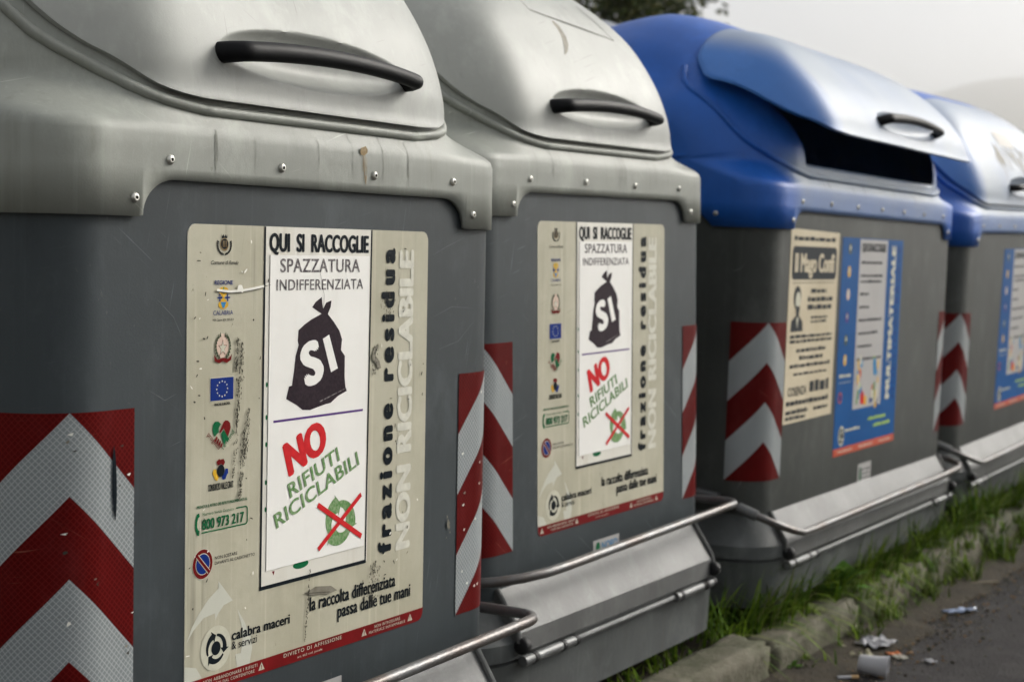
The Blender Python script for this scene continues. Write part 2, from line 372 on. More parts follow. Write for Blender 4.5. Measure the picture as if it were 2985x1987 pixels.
C0 = .377     # the sticker's own x runs 0..0.75, the bin's centre line is at 0.377
def municipal_sticker(bin_, worn=1, blue=False, xo=-C0, zo=0.):
    """the council's information sheet: grey bins"""
    def shift(me_fn, key):
        return cached(key, me_fn)
    r = obj('information_sticker', cached('stk_sheet', lambda: sheet(rounded(0, .527, .75, 1.349, .02), -.0012, .0012, 'beige', 'edge_white')), bin_,
            'beige council sticker with white middle panel and red foot strip')
    r.location = (xo, 0, zo)
    Y0 = -.0014
    def P(): p = Print(); p.y0 = Y0; return p
    def panel():
        p = P(); p.rect(.2065, .685, .5415, 1.3488, 'panel_white', 1)
        for a, b in (((.2085, 1.3485), (.2045, .683)), ((.5435, 1.3485), (.536, .683))): p.line(a, b, .005, 'ink', 2)
        p.rect(.2015, .6815, .5385, .6885, 'ink', 2.5)
        # ends of the older print showing round the overlay
        for z in (.83, .88, .95, 1.0, 1.06): p.disc(.2175, z, .003, .005, 'phone_green', 2, 8)
        p.disc(.325, .712, .024, .008, 'phone_green', 2, 16); p.poly([(.238, .712), (.246, .712), (.243, .704)], 'darkred', 2)
        return p.finish()
    obj('centre_panel', cached('stk_panel', panel), r)
    def strip():
        p = P(); p.poly([(.0, .553), (.0, .535)]+[(.02-.02*cos(i*pi/10), .547-.02*sin(i*pi/10)) for i in range(1, 6)]+[(.73+.02*sin(i*pi/10), .547-.02*cos(i*pi/10)) for i in range(0, 6)]+[(.75, .553)], 'darkred', 1)
        T = 'cream'
        p.text('DIVIETO DI AFFISSIONE', .276, .5425, .183, .0070, T, 2, .012, 1.25)
        p.text('art. 663 cod. penale', .318, .5330, .078, .0042, T, 2, 0, 1)
        p.text('NON ABBANDONARE I RIFIUTI', .049, .5425, .149, .0058, T, 2, .005, 1.2)
        p.text('FUORI DAL CONTENITORE', .070, .5335, .120, .0055, T, 2, .005, 1.2)
        p.text('NON INTRODURRE', .572, .5425, .092, .0058, T, 2, .005, 1.2)
        p.text('MATERIALE INFIAMMABILE', .553, .5335, .130, .0055, T, 2, .005, 1.2)
        for x in (.0210, .2105, .536, .7015):
            p.poly([(x-.0088, .5335), (x+.0088, .5335), (x, .5480)], T, 2); p.rect(x-.0010, .5375, x+.0010, .5432, 'darkred', 3); p.disc(x, .5358, .0010, .0010, 'darkred', 3, 8)
        return p.finish()
    obj('red_strip', cached('stk_strip', strip), r)
    def side_text():
        p = P(); p.split = []
        p.text('QUI  SI  RACCOGLIE', .2205, 1.3030, .313, .0340, 'ink', 3, .055, 1.02)
        p.text('frazione residua', .6275, .690, .624, .0325, 'ink', 3, .125, 1.55, 'x', pi/2)
        p.text('NON RICICLABILE', .6960, .690, .621, .0530, 'ghost', 2, .075, 1.04, 'H', pi/2)
        p.text('la raccolta differenziata', .354, .6165, .291, .0180, 'ink', 3, .05, 1.04, 'x')
        p.text('passa dalle tue mani', .444, .5865, .257, .0180, 'ink', 3, .05, 1.04, 'x')
        p.text('calabra maceri', .125, .6050, .168, .0125, 'ink', 3, .06, 1.04, 'x')
        p.text('& servizi', .125, .5885, .071, .0095, 'ink', 3, 0, 1, 'x')
        p.text('Comune di Rende', .0585, 1.2795, .0745, .0045, 'ink', 3, .0, .9, 'x', 0, .35)
        p.text('REGIONE', .070, 1.2440, .0492, .0075, 'flag_blue', 3, .03); p.text('CALABRIA', .067, 1.1910, .053, .0075, 'flag_blue', 3, .0)
        p.text('POR Calabria FESR 2007-2013', .066, 1.1803, .056, .0038, 'ink', 3, .0)
        p.text('UNIONE EUROPEA', .0715, 1.0315, .043, .0048, 'ink', 3, .02)
        p.text('progetto', .0535, .9810, .042, .0062, 'darkred', 3, .0, 1, 'x', radians(-42)); p.text('re-wind', .0975, .9520, .041, .0062, 'phone_green', 3, .0, 1, 'x', radians(44))
        p.text('CONSORZIO VALLE CRATI', .057, .8822, .068, .0120, 'ink', 3, .02, 1.0)
        p.text('PRENOTA IL RITIRO DEI RIFIUTI INGOMBRANTI AL', .028, .8548, .137, .0052, 'phone_green', 3, .02)
        p.text('Numero Verde Gratuito', .0435, .8410, .083, .0052, 'phone_green', 3, 0)
        p.text('800 973 217', .0420, .8162, .114, .0185, 'phone_green', 3, .035, 1.0)
        p.text('NON SOSTARE', .077, .7590, .061, .0058, 'ink', 3, 0); p.text('DAVANTI AL CASSONETTO', .077, .7498, .110, .0055, 'ink', 3, 0)
        return p.split
    for me in cached('stk_text', side_text): obj('lettering', me, r)
    def overlay():
        return sheet([(.2225, 1.297), (.536, 1.297), (.5295, .718), (.2195, .7155)][::-1], -.0030, .0006, 'overlay', 'grime')
    ov = obj('pasted_overlay', cached('stk_ov', overlay), r)
    def ovtext():
        p = Print(); p.y0 = -.0031
        p.text('SPAZZATURA', .2515, 1.2655, .251, .0250, 'ink_worn', 1, .028, 1.08)
        p.text('INDIFFERENZIATA', .2410, 1.2320, .273, .0200, 'ink_worn', 1, .022, 1.08)
        bag = [(.379, 1.218), (.36, 1.209), (.349, 1.199), (.379, 1.186), (.363, 1.181), (.347, 1.176), (.326, 1.167), (.308, 1.157), (.306, 1.137), (.309, 1.129), (.3, 1.109), (.296, 1.082), (.29, 1.054), (.281, 1.053), (.273, 1.03), (.304, 1.017), (.323, 1.006), (.346, 1.004), (.376, 1.009), (.397, 1.012), (.411, 1.013), (.435, 1.025), (.464, 1.033), (.459, 1.042), (.456, 1.061), (.456, 1.091), (.456, 1.102), (.443, 1.114), (.446, 1.135), (.437, 1.152), (.418, 1.17), (.399, 1.185), (.408, 1.199), (.41, 1.211), (.393, 1.207), (.384, 1.196), (.381, 1.205)]
        p.poly(bag, 'ink_bag', 1)
        p.line((.376, 1.018), (.460, 1.0385), .003, 'ink_worn', 2, .001)
        # the S and the I of the bag
        a = radians(20)
        p.text('S', .3330, 1.0440, .064, .084, 'overlay', 2, .085, 1, 'H', radians(17), -.02)
        p.poly([(.3835, 1.138), (.4035, 1.1455), (.4330, 1.0790), (.4110, 1.0725)], 'overlay', 2)
        p.line((.236, .9905), (.519, .9915), .0042, 'purple', 1)
        p.text('NO', .2835, .8820, .131, .0660, 'red_ink', 1, .075, 1.0, 'H', radians(19))
        p.text('RIFIUTI', .2880, .8420, .166, .0290, 'green_ink', 2, .038, 1.04, 'H', radians(20))
        p.text('RICICLABILI', .2480, .7900, .278, .0290, 'green_ink', 2, .038, 1.04, 'H', radians(19.7))
        for q in range(3): p.arc_arrow(.446, .7780, .0345, .0330, radians(214-120*q), radians(84-120*q), 'green_ink', 1+q*.2, 1.35, 1.05)
        p.line((.374, .819), (.519, .7385), .0105, 'red_ink', 3); p.line((.516, .823), (.377, .7325), .0095, 'red_ink', 3.5)
        # crack in the paper and stray chips
        p.line((.371, 1.268), (.386, 1.222), .0008, 'grime', 3); p.line((.386, 1.222), (.384, 1.198), .0009, 'grime', 3)
        return p.finish()
    obj('overlay_print', cached('stk_ovt', ovtext), r)
    def emblems():
        d = {}
        p = P()   # municipal crest
        p.poly([(.0865, 1.3335), (.089, 1.328), (.092, 1.3325), (.0955, 1.328), (.099, 1.3325), (.102, 1.328), (.1045, 1.3335), (.1025, 1.3255), (.0885, 1.3255)], 'ink', 2)
        p.disc(.0955, 1.3145, .0115, .0115, 'rust', 2, 20); p.disc(.0955, 1.3155, .0095, .0092, 'ink', 3, 20)
        for x in (.0915, .0955, .0995): p.rect(x-.0008, 1.310, x+.0008, 1.3215, 'rust', 4)
        for s in (-1, 1):
            for i in range(8):
                t = -1.35+i*.24; cx, cz = .0955+s*.0175*cos(t), 1.3135+.0165*sin(t)
                p.disc(cx, cz, .0026, .0020, 'ink', 2, 6); p.disc(cx+s*.0018, cz+.001, .0016, .0022, 'grime', 2, 6)
        d['crest'] = (p, 'small brown and black town crest with crown')
        p = P()   # regional emblem
        p.poly([(.094, 1.2205)]+[(.0945+.0135*cos(t), 1.2325+.008*sin(t)) for t in [-.2+i*3.5/14 for i in range(15)]], 'yellow', 2)
        p.poly([(.094, 1.2225)]+[(.094-.0135*cos(t), 1.2095-.0085*sin(t)) for t in [-.2+i*3.5/14 for i in range(15)]], 'yellow', 2)
        p.poly([(.0925, 1.228), (.0955, 1.228), (.0958, 1.240), (.0922, 1.240)], 'green_ink', 3); p.poly([(.0865, 1.2135), (.1015, 1.2135), (.0985, 1.2075), (.0965, 1.203), (.0915, 1.203), (.0895, 1.2075)], 'skyblue', 3)
        for x in (.0845, .1055):
            p.rect(x-.0052, 1.2200, x+.0052, 1.2226, 'flag_blue', 2); p.rect(x-.0011, 1.2158, x+.0011, 1.2268, 'flag_blue', 2.2)
            for a, b in ((0, .005), (0, -.005), (.0048, 0), (-.0048, 0)): p.disc(x+a, 1.2213+b, .0020, .0014, 'flag_blue', 2.4, 8)
        d['regional_emblem'] = (p, 'yellow hourglass emblem between two dark blue crosses')
        p = P()   # republic emblem
        p.disc(.093, 1.1365, .0165, .0215, 'pink', 2, 26); p.star(.093, 1.1325, .0125, 'darkred', 3, .42, 5, .0155); p.star(.093, 1.1325, .0105, 'cream', 4, .42, 5, .0130)
        for s in (-1, 1):
            for i in range(9):
                t = -1.0+i*.27; cx, cz = .093+s*.0195*cos(t), 1.1360+.0215*sin(t)
                p.poly([(cx-.0028, cz-.0045), (cx+.0028, cz-.0030), (cx+s*-.0008, cz+.0055)], 'olive', 5)
        p.poly([(.069, 1.1215), (.078, 1.1130), (.093, 1.1155), (.108, 1.1130), (.117, 1.1215), (.115, 1.1105), (.103, 1.1060), (.093, 1.1095), (.083, 1.1060), (.071, 1.1105)], 'darkred', 6)
        d['star_emblem'] = (p, 'white star in a wreath over a dark red ribbon')
        p = P()   # union flag
        p.rect(.0600, 1.0395, .1245, 1.0815, 'cream', 1); p.rect(.0615, 1.0405, .1235, 1.0803, 'flag_blue', 2)
        for i in range(12): p.star(.0925+.0145*sin(i*pi/6), 1.0605+.0135*cos(i*pi/6), .0023, 'star', 3)
        d['flag'] = (p, 'blue flag with a ring of twelve small stars')
        p = P()   # heart of two hands
        p.poly([(.0680, .990), (.0690, .998), (.0740, 1.0035), (.0830, 1.0035), (.0905, .9985), (.0850, .992), (.0845, .984), (.0790, .9810), (.0740, .977), (.0700, .983)], 'phone_green', 2)
        p.poly([(.0860, .984), (.0975, 1.0010), (.1020, 1.0040), (.1095, 1.0030), (.1150, .9985), (.1170, .990), (.1130, .9800), (.1080, .9735), (.0980, .9900), (.0895, .9825)], 'darkred', 2)
        p.poly([(.0910, .981), (.0980, .9880), (.1120, .9700), (.1070, .9660), (.1040, .9690), (.1010, .9600), (.0950, .968)], 'phone_green', 3)
        for i in range(4): p.line((.0800+i*.0045, .9765-i*.004), (.0745+i*.0050, .9690-i*.0040), .0040, 'darkred', 4)
        d['heart_emblem'] = (p, 'green and dark red heart made of two clasped hands')
        p = P()   # consortium
        p.disc(.0905, .9155, .0100, .0110, 'ink', 4, 20)
        for rt, c in ((radians(0), 'darkred'), (radians(120), 'yellow'), (radians(240), 'flag_blue')):
            for a in (radians(72), radians(106)):
                t = rt+a; q = [(-.42, -.28), (.42, -.40), (.60, .12), (.12, .52), (-.50, .30)]
                cx, cz = .0905+.0155*cos(t), .9160+.0150*sin(t)
                p.poly([(cx+(x*cos(t-pi/2)-z*sin(t-pi/2))*.0120, cz+(x*sin(t-pi/2)+z*cos(t-pi/2))*.0120) for x, z in q], c, 2+(.3 if a > 1.5 else 0))
        d['consortium_emblem'] = (p, 'ring of red, yellow and blue arrows round a black disc')
        p = P()   # phone frame
        for a, b in (((.041, .8112), (.160, .8118)), ((.1655, .8165), (.1655, .8385)), ((.1600, .8435), (.1340, .8435))): p.line(a, b, .0024, 'phone_green', 2)
        p.disc(.160, .8172, .0067, .0066, 'phone_green', 2, 6, .64, -pi/2, 0); p.disc(.160, .8378, .0067, .0069, 'phone_green', 2, 6, .64, 0, pi/2)
        p.poly([(.0345, .8470), (.0290, .8455), (.0250, .8360), (.0240, .8270), (.0255, .8170), (.0300, .8085), (.0350, .8075), (.0365, .8155), (.0325, .8175), (.0300, .8230), (.0300, .8320), (.0325, .8390), (.0365, .8405)], 'phone_green', 2)
        d['telephone_symbol'] = (p, 'green handset and line round a telephone number')
        p = P()   # no stopping
        cx, cz = .0450, .7560; p.disc(cx, cz, .0272, .0272, 'cream', 1, 32); p.disc(cx, cz, .0260, .0260, 'darkred', 2, 32); p.disc(cx, cz, .0192, .0192, 'cream', 3, 28); p.disc(cx, cz, .0178, .0178, 'flag_blue', 4, 28)
        p.line((cx-.0155, cz+.0155), (cx+.0155, cz-.0155), .0085, 'cream', 5); p.line((cx-.0160, cz+.0160), (cx+.0160, cz-.0160), .0055, 'darkred', 6)
        d['no_stopping_sign'] = (p, 'round red and blue no stopping sign')
        p = P()   # company mark with its pale watermark
        p.poly([(.004, .623), (.018, .648), (.036, .669), (.060, .690), (.088, .706), (.088, .719), (.127, .678), (.102, .673), (.088, .661), (.080, .650), (.079, .663), (.049, .660), (.023, .643)], 'wmark', 1)
        p.poly([(.140, .660), (.161, .632), (.178, .605), (.183, .580), (.176, .553), (.141, .553), (.136, .578), (.151, .577), (.156, .605), (.152, .630)], 'wmark', 1)
        p.poly([(.0, .583), (.030, .575), (.046, .5535), (.0, .5535)], 'wmark', 1)
        p.disc(.082, .600, .041, .040, 'cream', 2, 30); p.disc(.082, .600, .0125, .0125, 'ink', 3, 22)
        for q in range(3): p.arc_arrow(.082, .600, .0235, .0115, radians(205-120*q), radians(90-120*q), 'ink', 3, 2.0)
        d['company_mark'] = (p, 'black disc with three arrows round it on a pale watermark')
        return {k: (v[0].finish(), v[1]) for k, v in d.items()}
    for k, (me, lb) in cached('stk_emb', emblems).items(): obj(k, me, r, lb)
    if worn:
        def wear():
            p = Print(); p.y0 = -.0034; R = random.Random(3)
            pts = [(.0745, 1.2347), (.110, 1.2318), (.140, 1.2330), (.170, 1.2360), (.2040, 1.2405)]
            for a, b in zip(pts, pts[1:]):
                p.line((a[0], a[1]-.0022), (b[0], b[1]-.0022), .0022, 'grime', 1); p.line(a, b, .0042, 'scratch', 2)
            p.line((.204, 1.2405), (.2235, 1.2425), .0016, 'grime', 1, .0006)
            p.poly([(.129, 1.233), (.131, 1.2420), (.136, 1.2435), (.142, 1.2425), (.145, 1.2365), (.148, 1.233), (.143, 1.2290), (.138, 1.2320)], 'scratch', 2.5)
            for i in range(70):
                x = R.choice((R.uniform(.005, .06), R.uniform(.14, .20), R.uniform(.58, .745), R.uniform(.0, .74))); z = R.uniform(.60, 1.33)
                if .20 < x < .56 and R.random() < .75: continue
                a = R.uniform(0, pi); l = R.uniform(.0015, .006); w = R.uniform(.0008, .0022)
                n = 7; P_ = [(x+(cos(t)*l*cos(a)-sin(t)*w*sin(a))*R.uniform(.7, 1.2), z+(cos(t)*l*sin(a)+sin(t)*w*cos(a))*R.uniform(.7, 1.2)) for t in [2*pi*q/n for q in range(n)]]
                p.poly(P_, R.choice(('grime', 'grime', 'scratch')), 1+.01*i)
            for cx, z0, z1, n, sp in ((.138, .99, 1.14, 170, .004), (.147, .86, .985, 150, .0035), (.160, .93, 1.02, 90, .0035), (.128, .90, 1.02, 60, .003), (.130, 1.09, 1.15, 70, .004), (.565, .60, .68, 120, .014), (.560, 1.06, 1.12, 60, .006), (.345, .56, .70, 60, .002), (.6, 1.17, 1.23, 50, .012)):
                for _ in range(n):
                    z = R.uniform(z0, z1); x = cx + (z-(z0+z1)/2)*.10 + R.gauss(0, sp*(.4+.6*sin(pi*(z-z0)/(z1-z0)))); l = R.uniform(.0010, .0042); w = R.uniform(.0006, .0015)
                    p.poly([(x-w, z), (x, z-l), (x+w, z), (x, z+l)], 'grime', 1.5)
            p.poly([(.548, 1.098), (.558, 1.118), (.566, 1.112), (.560, 1.098), (.574, 1.086), (.580, 1.072), (.571, 1.070), (.560, 1.083), (.550, 1.088)], 'smear', 1.2)
            p.poly([(.340, .655), (.370, .662), (.420, .655), (.440, .643), (.410, .640), (.385, .645), (.360, .646)], 'smear', 1.2); p.line((.335, .6545), (.415, .6440), .0012, 'grime', 2)
            return p.finish()
        obj('wear_marks', cached('stk_wear', wear), r, 'scratches, chips and black scuffs')
    return r

def blue_sticker(bin_, xs):
    """the blue sheet of the wide bins; xs = its left edge"""
    r = obj('information_sticker', cached('bst', lambda: sheet([(0, .527), (.75, .527), (.75, 1.342), (0, 1.342)], -.0012, .0012, 'blue_sticker', 'blue_sticker')), bin_,
            'blue council sticker with pale list panel and red foot strip')
    r.location = (xs, 0, 0)
    def P(): p = Print(); p.y0 = -.0014; return p
    def panel():
        p = P(); p.rect(.200, .690, .545, 1.338, 'panel_grey', 1); return p.finish()
    obj('centre_panel', cached('bst_p', panel), r)
    def strip():
        p = P(); p.rect(0, .527, .75, .556, 'orange_red', 1)
        p.words(.05, .538, .22, .006, 'cream', 2, 1, .02); p.words(.30, .538, .47, .006, 'cream', 2, 2, .02); p.words(.55, .538, .70, .006, 'cream', 2, 3, .02)
        return p.finish()
    obj('red_strip', cached('bst_s', strip), r)
    def txt():
        p = P(); p.split = []; p.text('QUI SI RACCOGLIE', .222, 1.292, .300, .032, 'ink', 3, .07, 1.0)
        p.text('MULTIMATERIALE', .655, .705, .615, .052, 'cream', 3, .10, 1.1, 'H', pi/2)
        p.text('MULTIMATERIALE', .715, .705, .615, .026, 'flag_blue', 2, .02, 1.3, 'H', pi/2)
        for i, (z, x1, n) in enumerate(((1.245, .48, 1), (1.195, .50, 2), (1.125, .33, 1), (1.075, .34, 1), (1.025, .51, 1), (.975, .46, 1), (.925, .40, 1), (.875, .52, 1))):
            for q in range(n): p.words(.225, z-.022*q, x1-.02*q, .010, 'ink', 2, i*3+q, .03)
        p.words(.40, .635, .62, .012, 'lime', 2, 31, .03); p.words(.47, .605, .68, .012, 'lime', 2, 32, .03)
        p.words(.13, .612, .30, .010, 'cream', 2, 33, .03)
        return p.split, p.finish()
    ms, sm = cached('bst_t', txt)
    for me in ms: obj('lettering', me, r)
    tag(obj('small_print', sm, r), kind='stuff')
    def pic():
        p = P(); R = random.Random(5)
        for i in range(34):
            x = R.uniform(.235, .50); z = .715+R.random()**2*.17; w = R.uniform(.008, .018); h = R.uniform(.02, .075); a = R.uniform(-.5, .5)
            if abs(x-.37) < .06 and z > .78: continue
            c = R.choice(('skyblue', 'orange_red', 'yellow', 'lime', 'cream', 'red_ink', 'flag_blue', 'green_ink', 'skyblue'))
            p.poly([(x+(u*cos(a)-v*sin(a)), z+(u*sin(a)+v*cos(a))) for u, v in ((-w, -h/2), (w, -h/2), (w, h*.3), (w*.4, h*.5), (-w*.4, h*.5), (-w, h*.3))], c, 2+i*.05)
        return p.finish()
    obj('bottle_picture', cached('bst_b', pic), r, 'printed heap of coloured bottles and cans')
    def emb():
        p = P()
        for z, c in ((1.30, 'olive'), (1.215, 'yellow'), (1.13, 'pink'), (1.045, 'purple'), (.96, 'olive'), (.885, 'yellow')):
            p.disc(.085, z, .018, .022, c, 2, 14); p.disc(.085, z+.004, .008, .010, 'cream', 3, 10)
        p.rect(.03, .80, .165, .802, 'cream', 2); p.words(.03, .82, .16, .012, 'cream', 2, 8, .03); p.disc(.05, .745, .022, .022, 'orange_red', 2, 18); p.disc(.05, .745, .015, .015, 'flag_blue', 3, 18)
        p.disc(.085, .60, .034, .038, 'cream', 2, 20); p.disc(.085, .60, .012, .012, 'ink', 3, 14)
        for q in range(3): p.arc_arrow(.085, .600, .0235, .0115, radians(205-120*q), radians(90-120*q), 'ink', 3, 2.0)
        return p.finish()
    obj('emblem_column', cached('bst_e', emb), r, 'column of small coloured emblems'); return r

def magician_poster(bin_):
    r = obj('advert_poster', cached('mag', lambda: sheet([(0, 0), (.495, .005), (.500, .665), (0, .672)], -.0012, .001, 'poster', 'poster')), bin_, 'cream advertising poster with dark title block and lettering')
    r.location = (.007-.9415, 0, .690)
    def art():
        p = Print(); p.y0 = -.0014; p.split = []; tb = Print(); tb.y0 = -.0014; pt = Print(); pt.y0 = -.0014
        p.words(.03, .632, .46, .014, 'poster_ink', 2, 1, .04)
        tb.poly(rounded(.02, .497, .475, .612, .02), 'poster_ink', 2)
        p.text('Il Mago Confi', .045, .522, .405, .066, 'poster', 3, .05, 1)
        p.rect(.03, .485, .46, .487, 'poster_ink', 2)
        # printed portrait: head and shoulders
        pt.disc(.085, .435, .036, .040, 'poster_ink', 2, 20); pt.disc(.092, .425, .025, .030, 'cream', 3, 18); pt.poly([(.072, .405), (.112, .405), (.104, .372), (.092, .362), (.080, .372)], 'poster_ink', 4)
        pt.poly([(.03, .318), (.035, .355), (.075, .372), (.110, .372), (.145, .350), (.150, .318)], 'poster_ink', 2); pt.poly([(.08, .37), (.105, .37), (.093, .325)], 'cream', 3)
        for i, (a, b, z, h) in enumerate(((.22, .38, .450, .014), (.19, .45, .420, .016), (.19, .45, .392, .016), (.23, .40, .36, .008), (.23, .40, .345, .008), (.03, .46, .295, .010), (.03, .46, .278, .010), (.10, .40, .245, .013), (.13, .37, .218, .013), (.04, .45, .192, .012), (.08, .42, .165, .008))):
            p.words(a, z, b, h, 'poster_ink', 2, i, .035)
        p.text('COSENZA', .035, .095, .185, .030, 'poster_ink', 2, .02); p.words(.25, .100, .45, .038, 'poster_ink', 2, 60, .05)
        p.words(.02, .062, .45, .016, 'poster_ink', 2, 61, .03); p.words(.02, .032, .24, .014, 'poster_ink', 2, 62, .03); p.words(.30, .032, .45, .012, 'poster_ink', 2, 63, .03); p.words(.02, .012, .22, .012, 'poster_ink', 2, 64, .03)
        return p.split, p.finish(), tb.finish(), pt.finish()
    ms, sm, tb, pt = cached('mag_a', art)
    for me in ms: obj('lettering', me, r)
    tag(obj('small_print', sm, r), kind='stuff'); obj('title_block', tb, r); obj('portrait', pt, r)

# ------------------------------------------------------------------ the bins
ZP = [1.36, 1.44, 1.47, 1.495, 1.508, 1.518, 1.528, 1.540, 1.555, 1.570, 1.585, 1.605, 1.63, 1.65, 1.675, 1.70, 1.725, 1.75, 1.775, 1.80, 1.825, 1.85, 1.875, 1.90, 1.925, 1.95, 1.975, 2.00, 2.025, 2.05, 2.068, 2.085, 2.105, 2.125, 2.140, 2.147]
YK = [(1.36, -.012), (1.495, -.012), (1.508, -.010), (1.518, -.005), (1.528, .003), (1.540, .008), (1.57, .012), (1.60, .013), (1.625, .015), (1.65, .020), (1.675, .0275), (1.70, .037), (1.75, .061), (1.80, .089), (1.85, .120), (1.90, .154), (1.95, .194), (2.00, .245), (2.05, .313), (2.085, .370), (2.105, .42), (2.125, .475), (2.140, .54), (2.147, .60)]
LK = [(1.564, -.006), (1.58, -.005), (1.60, -.003), (1.625, -.001), (1.65, .004), (1.675, .0105), (1.70, .019), (1.75, .040), (1.80, .068), (1.85, .100), (1.90, .133), (1.95, .172), (2.00, .222), (2.05, .290), (2.085, .365)]
def smooth_tab(K):
    zs = [k[0] for k in K]; ys = [k[1] for k in K]
    def f(z): return (cub(z-.012, zs, ys)+cub(z, zs, ys)*2+cub(z+.012, zs, ys))/4
    return f
hoodY = smooth_tab(YK); lidY = smooth_tab(LK)
def kz(z): return .8*sstep(z, 1.50, 1.60)
def softp(x, w): return w*math.log(1+math.exp(min(40, x/w)))
def hood_frame(z):
    """centre point and inward normal of the hood profile at height z"""
    if z >= 2.1469: return .60, 2.147, 0, -1
    y = cub(z, [k[0] for k in YK], [k[1] for k in YK]) if z > 2.075 else hoodY(z); d = .006
    y0, y1 = hoodY(z-d), hoodY(z+d)
    if 1.5 < z < 2.06: d = .035; y0, y1 = hoodY(max(1.57, z-d)), hoodY(z+d)
    if z > 2.075: ty, tz = 1, lin(z, [2.075, 2.147], [.6, 0])
    else: ty, tz = y1-y0, 2*d
    if z < 1.60: ty, tz = (y1-y0)*sstep(z, 1.57, 1.60), 2*d
    l = hypot(ty, tz); return y, z, tz/l, -ty/l
TOPW = .09
def TOPIN(z, A): return (TOPW if A else .04)*sstep(z, 1.80, 2.08)
def hood_pt(u, z, A, off=0.):
    y, zz, ny, nz = hood_frame(z); a = abs(u); hx = .708+A
    g = kz(z)*softp(a-(.445+A)+TOPIN(z, A), .022+.05*sstep(z, 1.85, 2.08))
    r = .132-.055*sstep(z, 1.5, 1.65)+.12*sstep(z, 1.95, 2.1); q = max(0, a-(hx-r)); g += r-sqrt(max(0, r*r-min(q, r)**2)) - off
    return (u, y+ny*g, zz+nz*g)
def lid_pt(u, z, A, off=0.):
    dy = (lidY(min(2.085, z+.035))-lidY(max(1.564, z-.035)))*sstep(z, 1.57, 1.66); dz = min(2.085, z+.035)-max(1.564, z-.035); l = hypot(dy, dz); ny, nz = dz/l, -dy/l
    g = kz(z)*softp(abs(u)-(.445+A)+TOPIN(z, A), .030+.05*sstep(z, 1.85, 2.08)) - off
    return (u, lidY(z)+ny*g, z+nz*g)
EZ = [1.564, 1.566, 1.569, 1.574, 1.581, 1.590, 1.599, 1.625, 1.65, 1.68, 1.71, 1.75, 1.80, 1.85, 1.90, 1.95, 1.98, 2.01, 2.035, 2.055, 2.07, 2.080, 2.085]
EW = [.33, .365, .395, .422, .443, .459, .472, .504, .529, .552, .570, .587, .602, .612, .617, .616, .610, .596, .575, .545, .505, .45, .40]
def edgew(z): return cub(z, EZ, EW)
HW = lambda z: lin(z, [1.585, 1.65, 1.77, 1.90, 2.0], [.352, .372, .455, .52, .50])

def hood_mesh(A, mat):
    b = MB(); hxc = .576+A
    def half(z, first=False):
        """points from the centre out to the right and round the side"""
        band = z <= 1.50; hx = .708+A
        h16 = hxc-.156 if band else lin(z, [1.50, 1.585], [hxc-.156, .352+A]) if z < 1.585 else HW(z)+A
        h26 = h16+.078; P = []
        for j in range(57):
            if j <= 16: u = h16*j/16
            elif j <= 26: u = h16+.078*sin((j-16)/10*pi/2)
            else: u = h26+(hx-h26)*sin((j-26)/30*pi/2)
            p = list(hood_pt(u, z, A))
            if first:
                if u <= hxc-.156: p[2] = 1.421
                elif j <= 26: p[2] = 1.421-.061*(1-cos((j-16)/10*pi/2))
                else: p[2] = 1.358
            P.append(tuple(p))
        e = P[-1]
        if z <= 1.5:
            for y in (.16, .20, .235, .27, .35, .45, .60):
                P.append((e[0], y, (1.358 if y <= .20 else min(1.42, 1.358+(y-.20)*.9)) if first else e[2]))
        else:
            T = (e[0], .60, min(z, 1.60))
            for k in range(1, 8): P.append(tuple(e[i]+(T[i]-e[i])*k/7 for i in range(3)))
        return P
    rows = []
    for i, z in enumerate(ZP):
        h = half(z, i == 0); rows.append([(-p[0], p[1], p[2]) for p in h[::-1]]+h[1:])
    n = len(rows[0]); cen = n//2; i0 = ZP.index(1.585); i1 = ZP.index(2.00)
    b.grid(rows, mat, skip=lambda i, j: i0 <= i < i1 and cen-16 <= j < cen+16)
    b.grid([[(p[0], .60+(.60-p[1])*1.33, p[2]) for p in r] for r in rows], mat)
    return b.build(angle=50)
def lid_mesh(A, mat, inner):
    zs = []
    for a, c in zip(EZ, EZ[1:]):
        n = max(1, int((c-a)/(.0035 if 1.595 < a < 1.715 else .009)+.5)); zs += [a+(c-a)*k/n for k in range(n)]
    zs.append(EZ[-1]); rows = []; hw = .30+.075*(A > 0); nc = 150 if A == 0 else 210
    for z in zs:
        w = edgew(z)+A; r = []
        for j in range(nc+1):
            s = -1+2*j/nc; s = s*(1.25-.25*s*s)/1.0 if False else s; u = w*s
            dz = z-1.658; q = (u/(hw-.012))**2 + (dz/(.054 if dz > 0 else .050))**2
            off = 0
            if q < 1: off = -.042*(1-q)**.8
            off += .0025*mnoise.noise((u*3, z*4, A*9))
            off += .0035*(1-sstep(z, 1.564, 1.584))        # lip turned slightly outwards
            r.append(lid_pt(u, z, A, off))
        rows.append(r)
    b = MB(); b.grid(rows, mat)
    back = []
    for z, row in zip(zs, rows):
        w = edgew(z)+A; back.append([(p[0], p[1]+.013, p[2]-.004*sstep(z, 1.8, 2.0)) for p in row])
    b.grid(back, inner)
    n = len(rows[0])
    def ring(rr): return rr[0]+[r[-1] for r in rr[1:]]+rr[-1][::-1][1:]+[r[0] for r in rr[::-1][1:-1]]
    a, c = ring(rows), ring(back); b.grid([a+[a[0]], c+[c[0]]], mat)
    return b.build(angle=55)
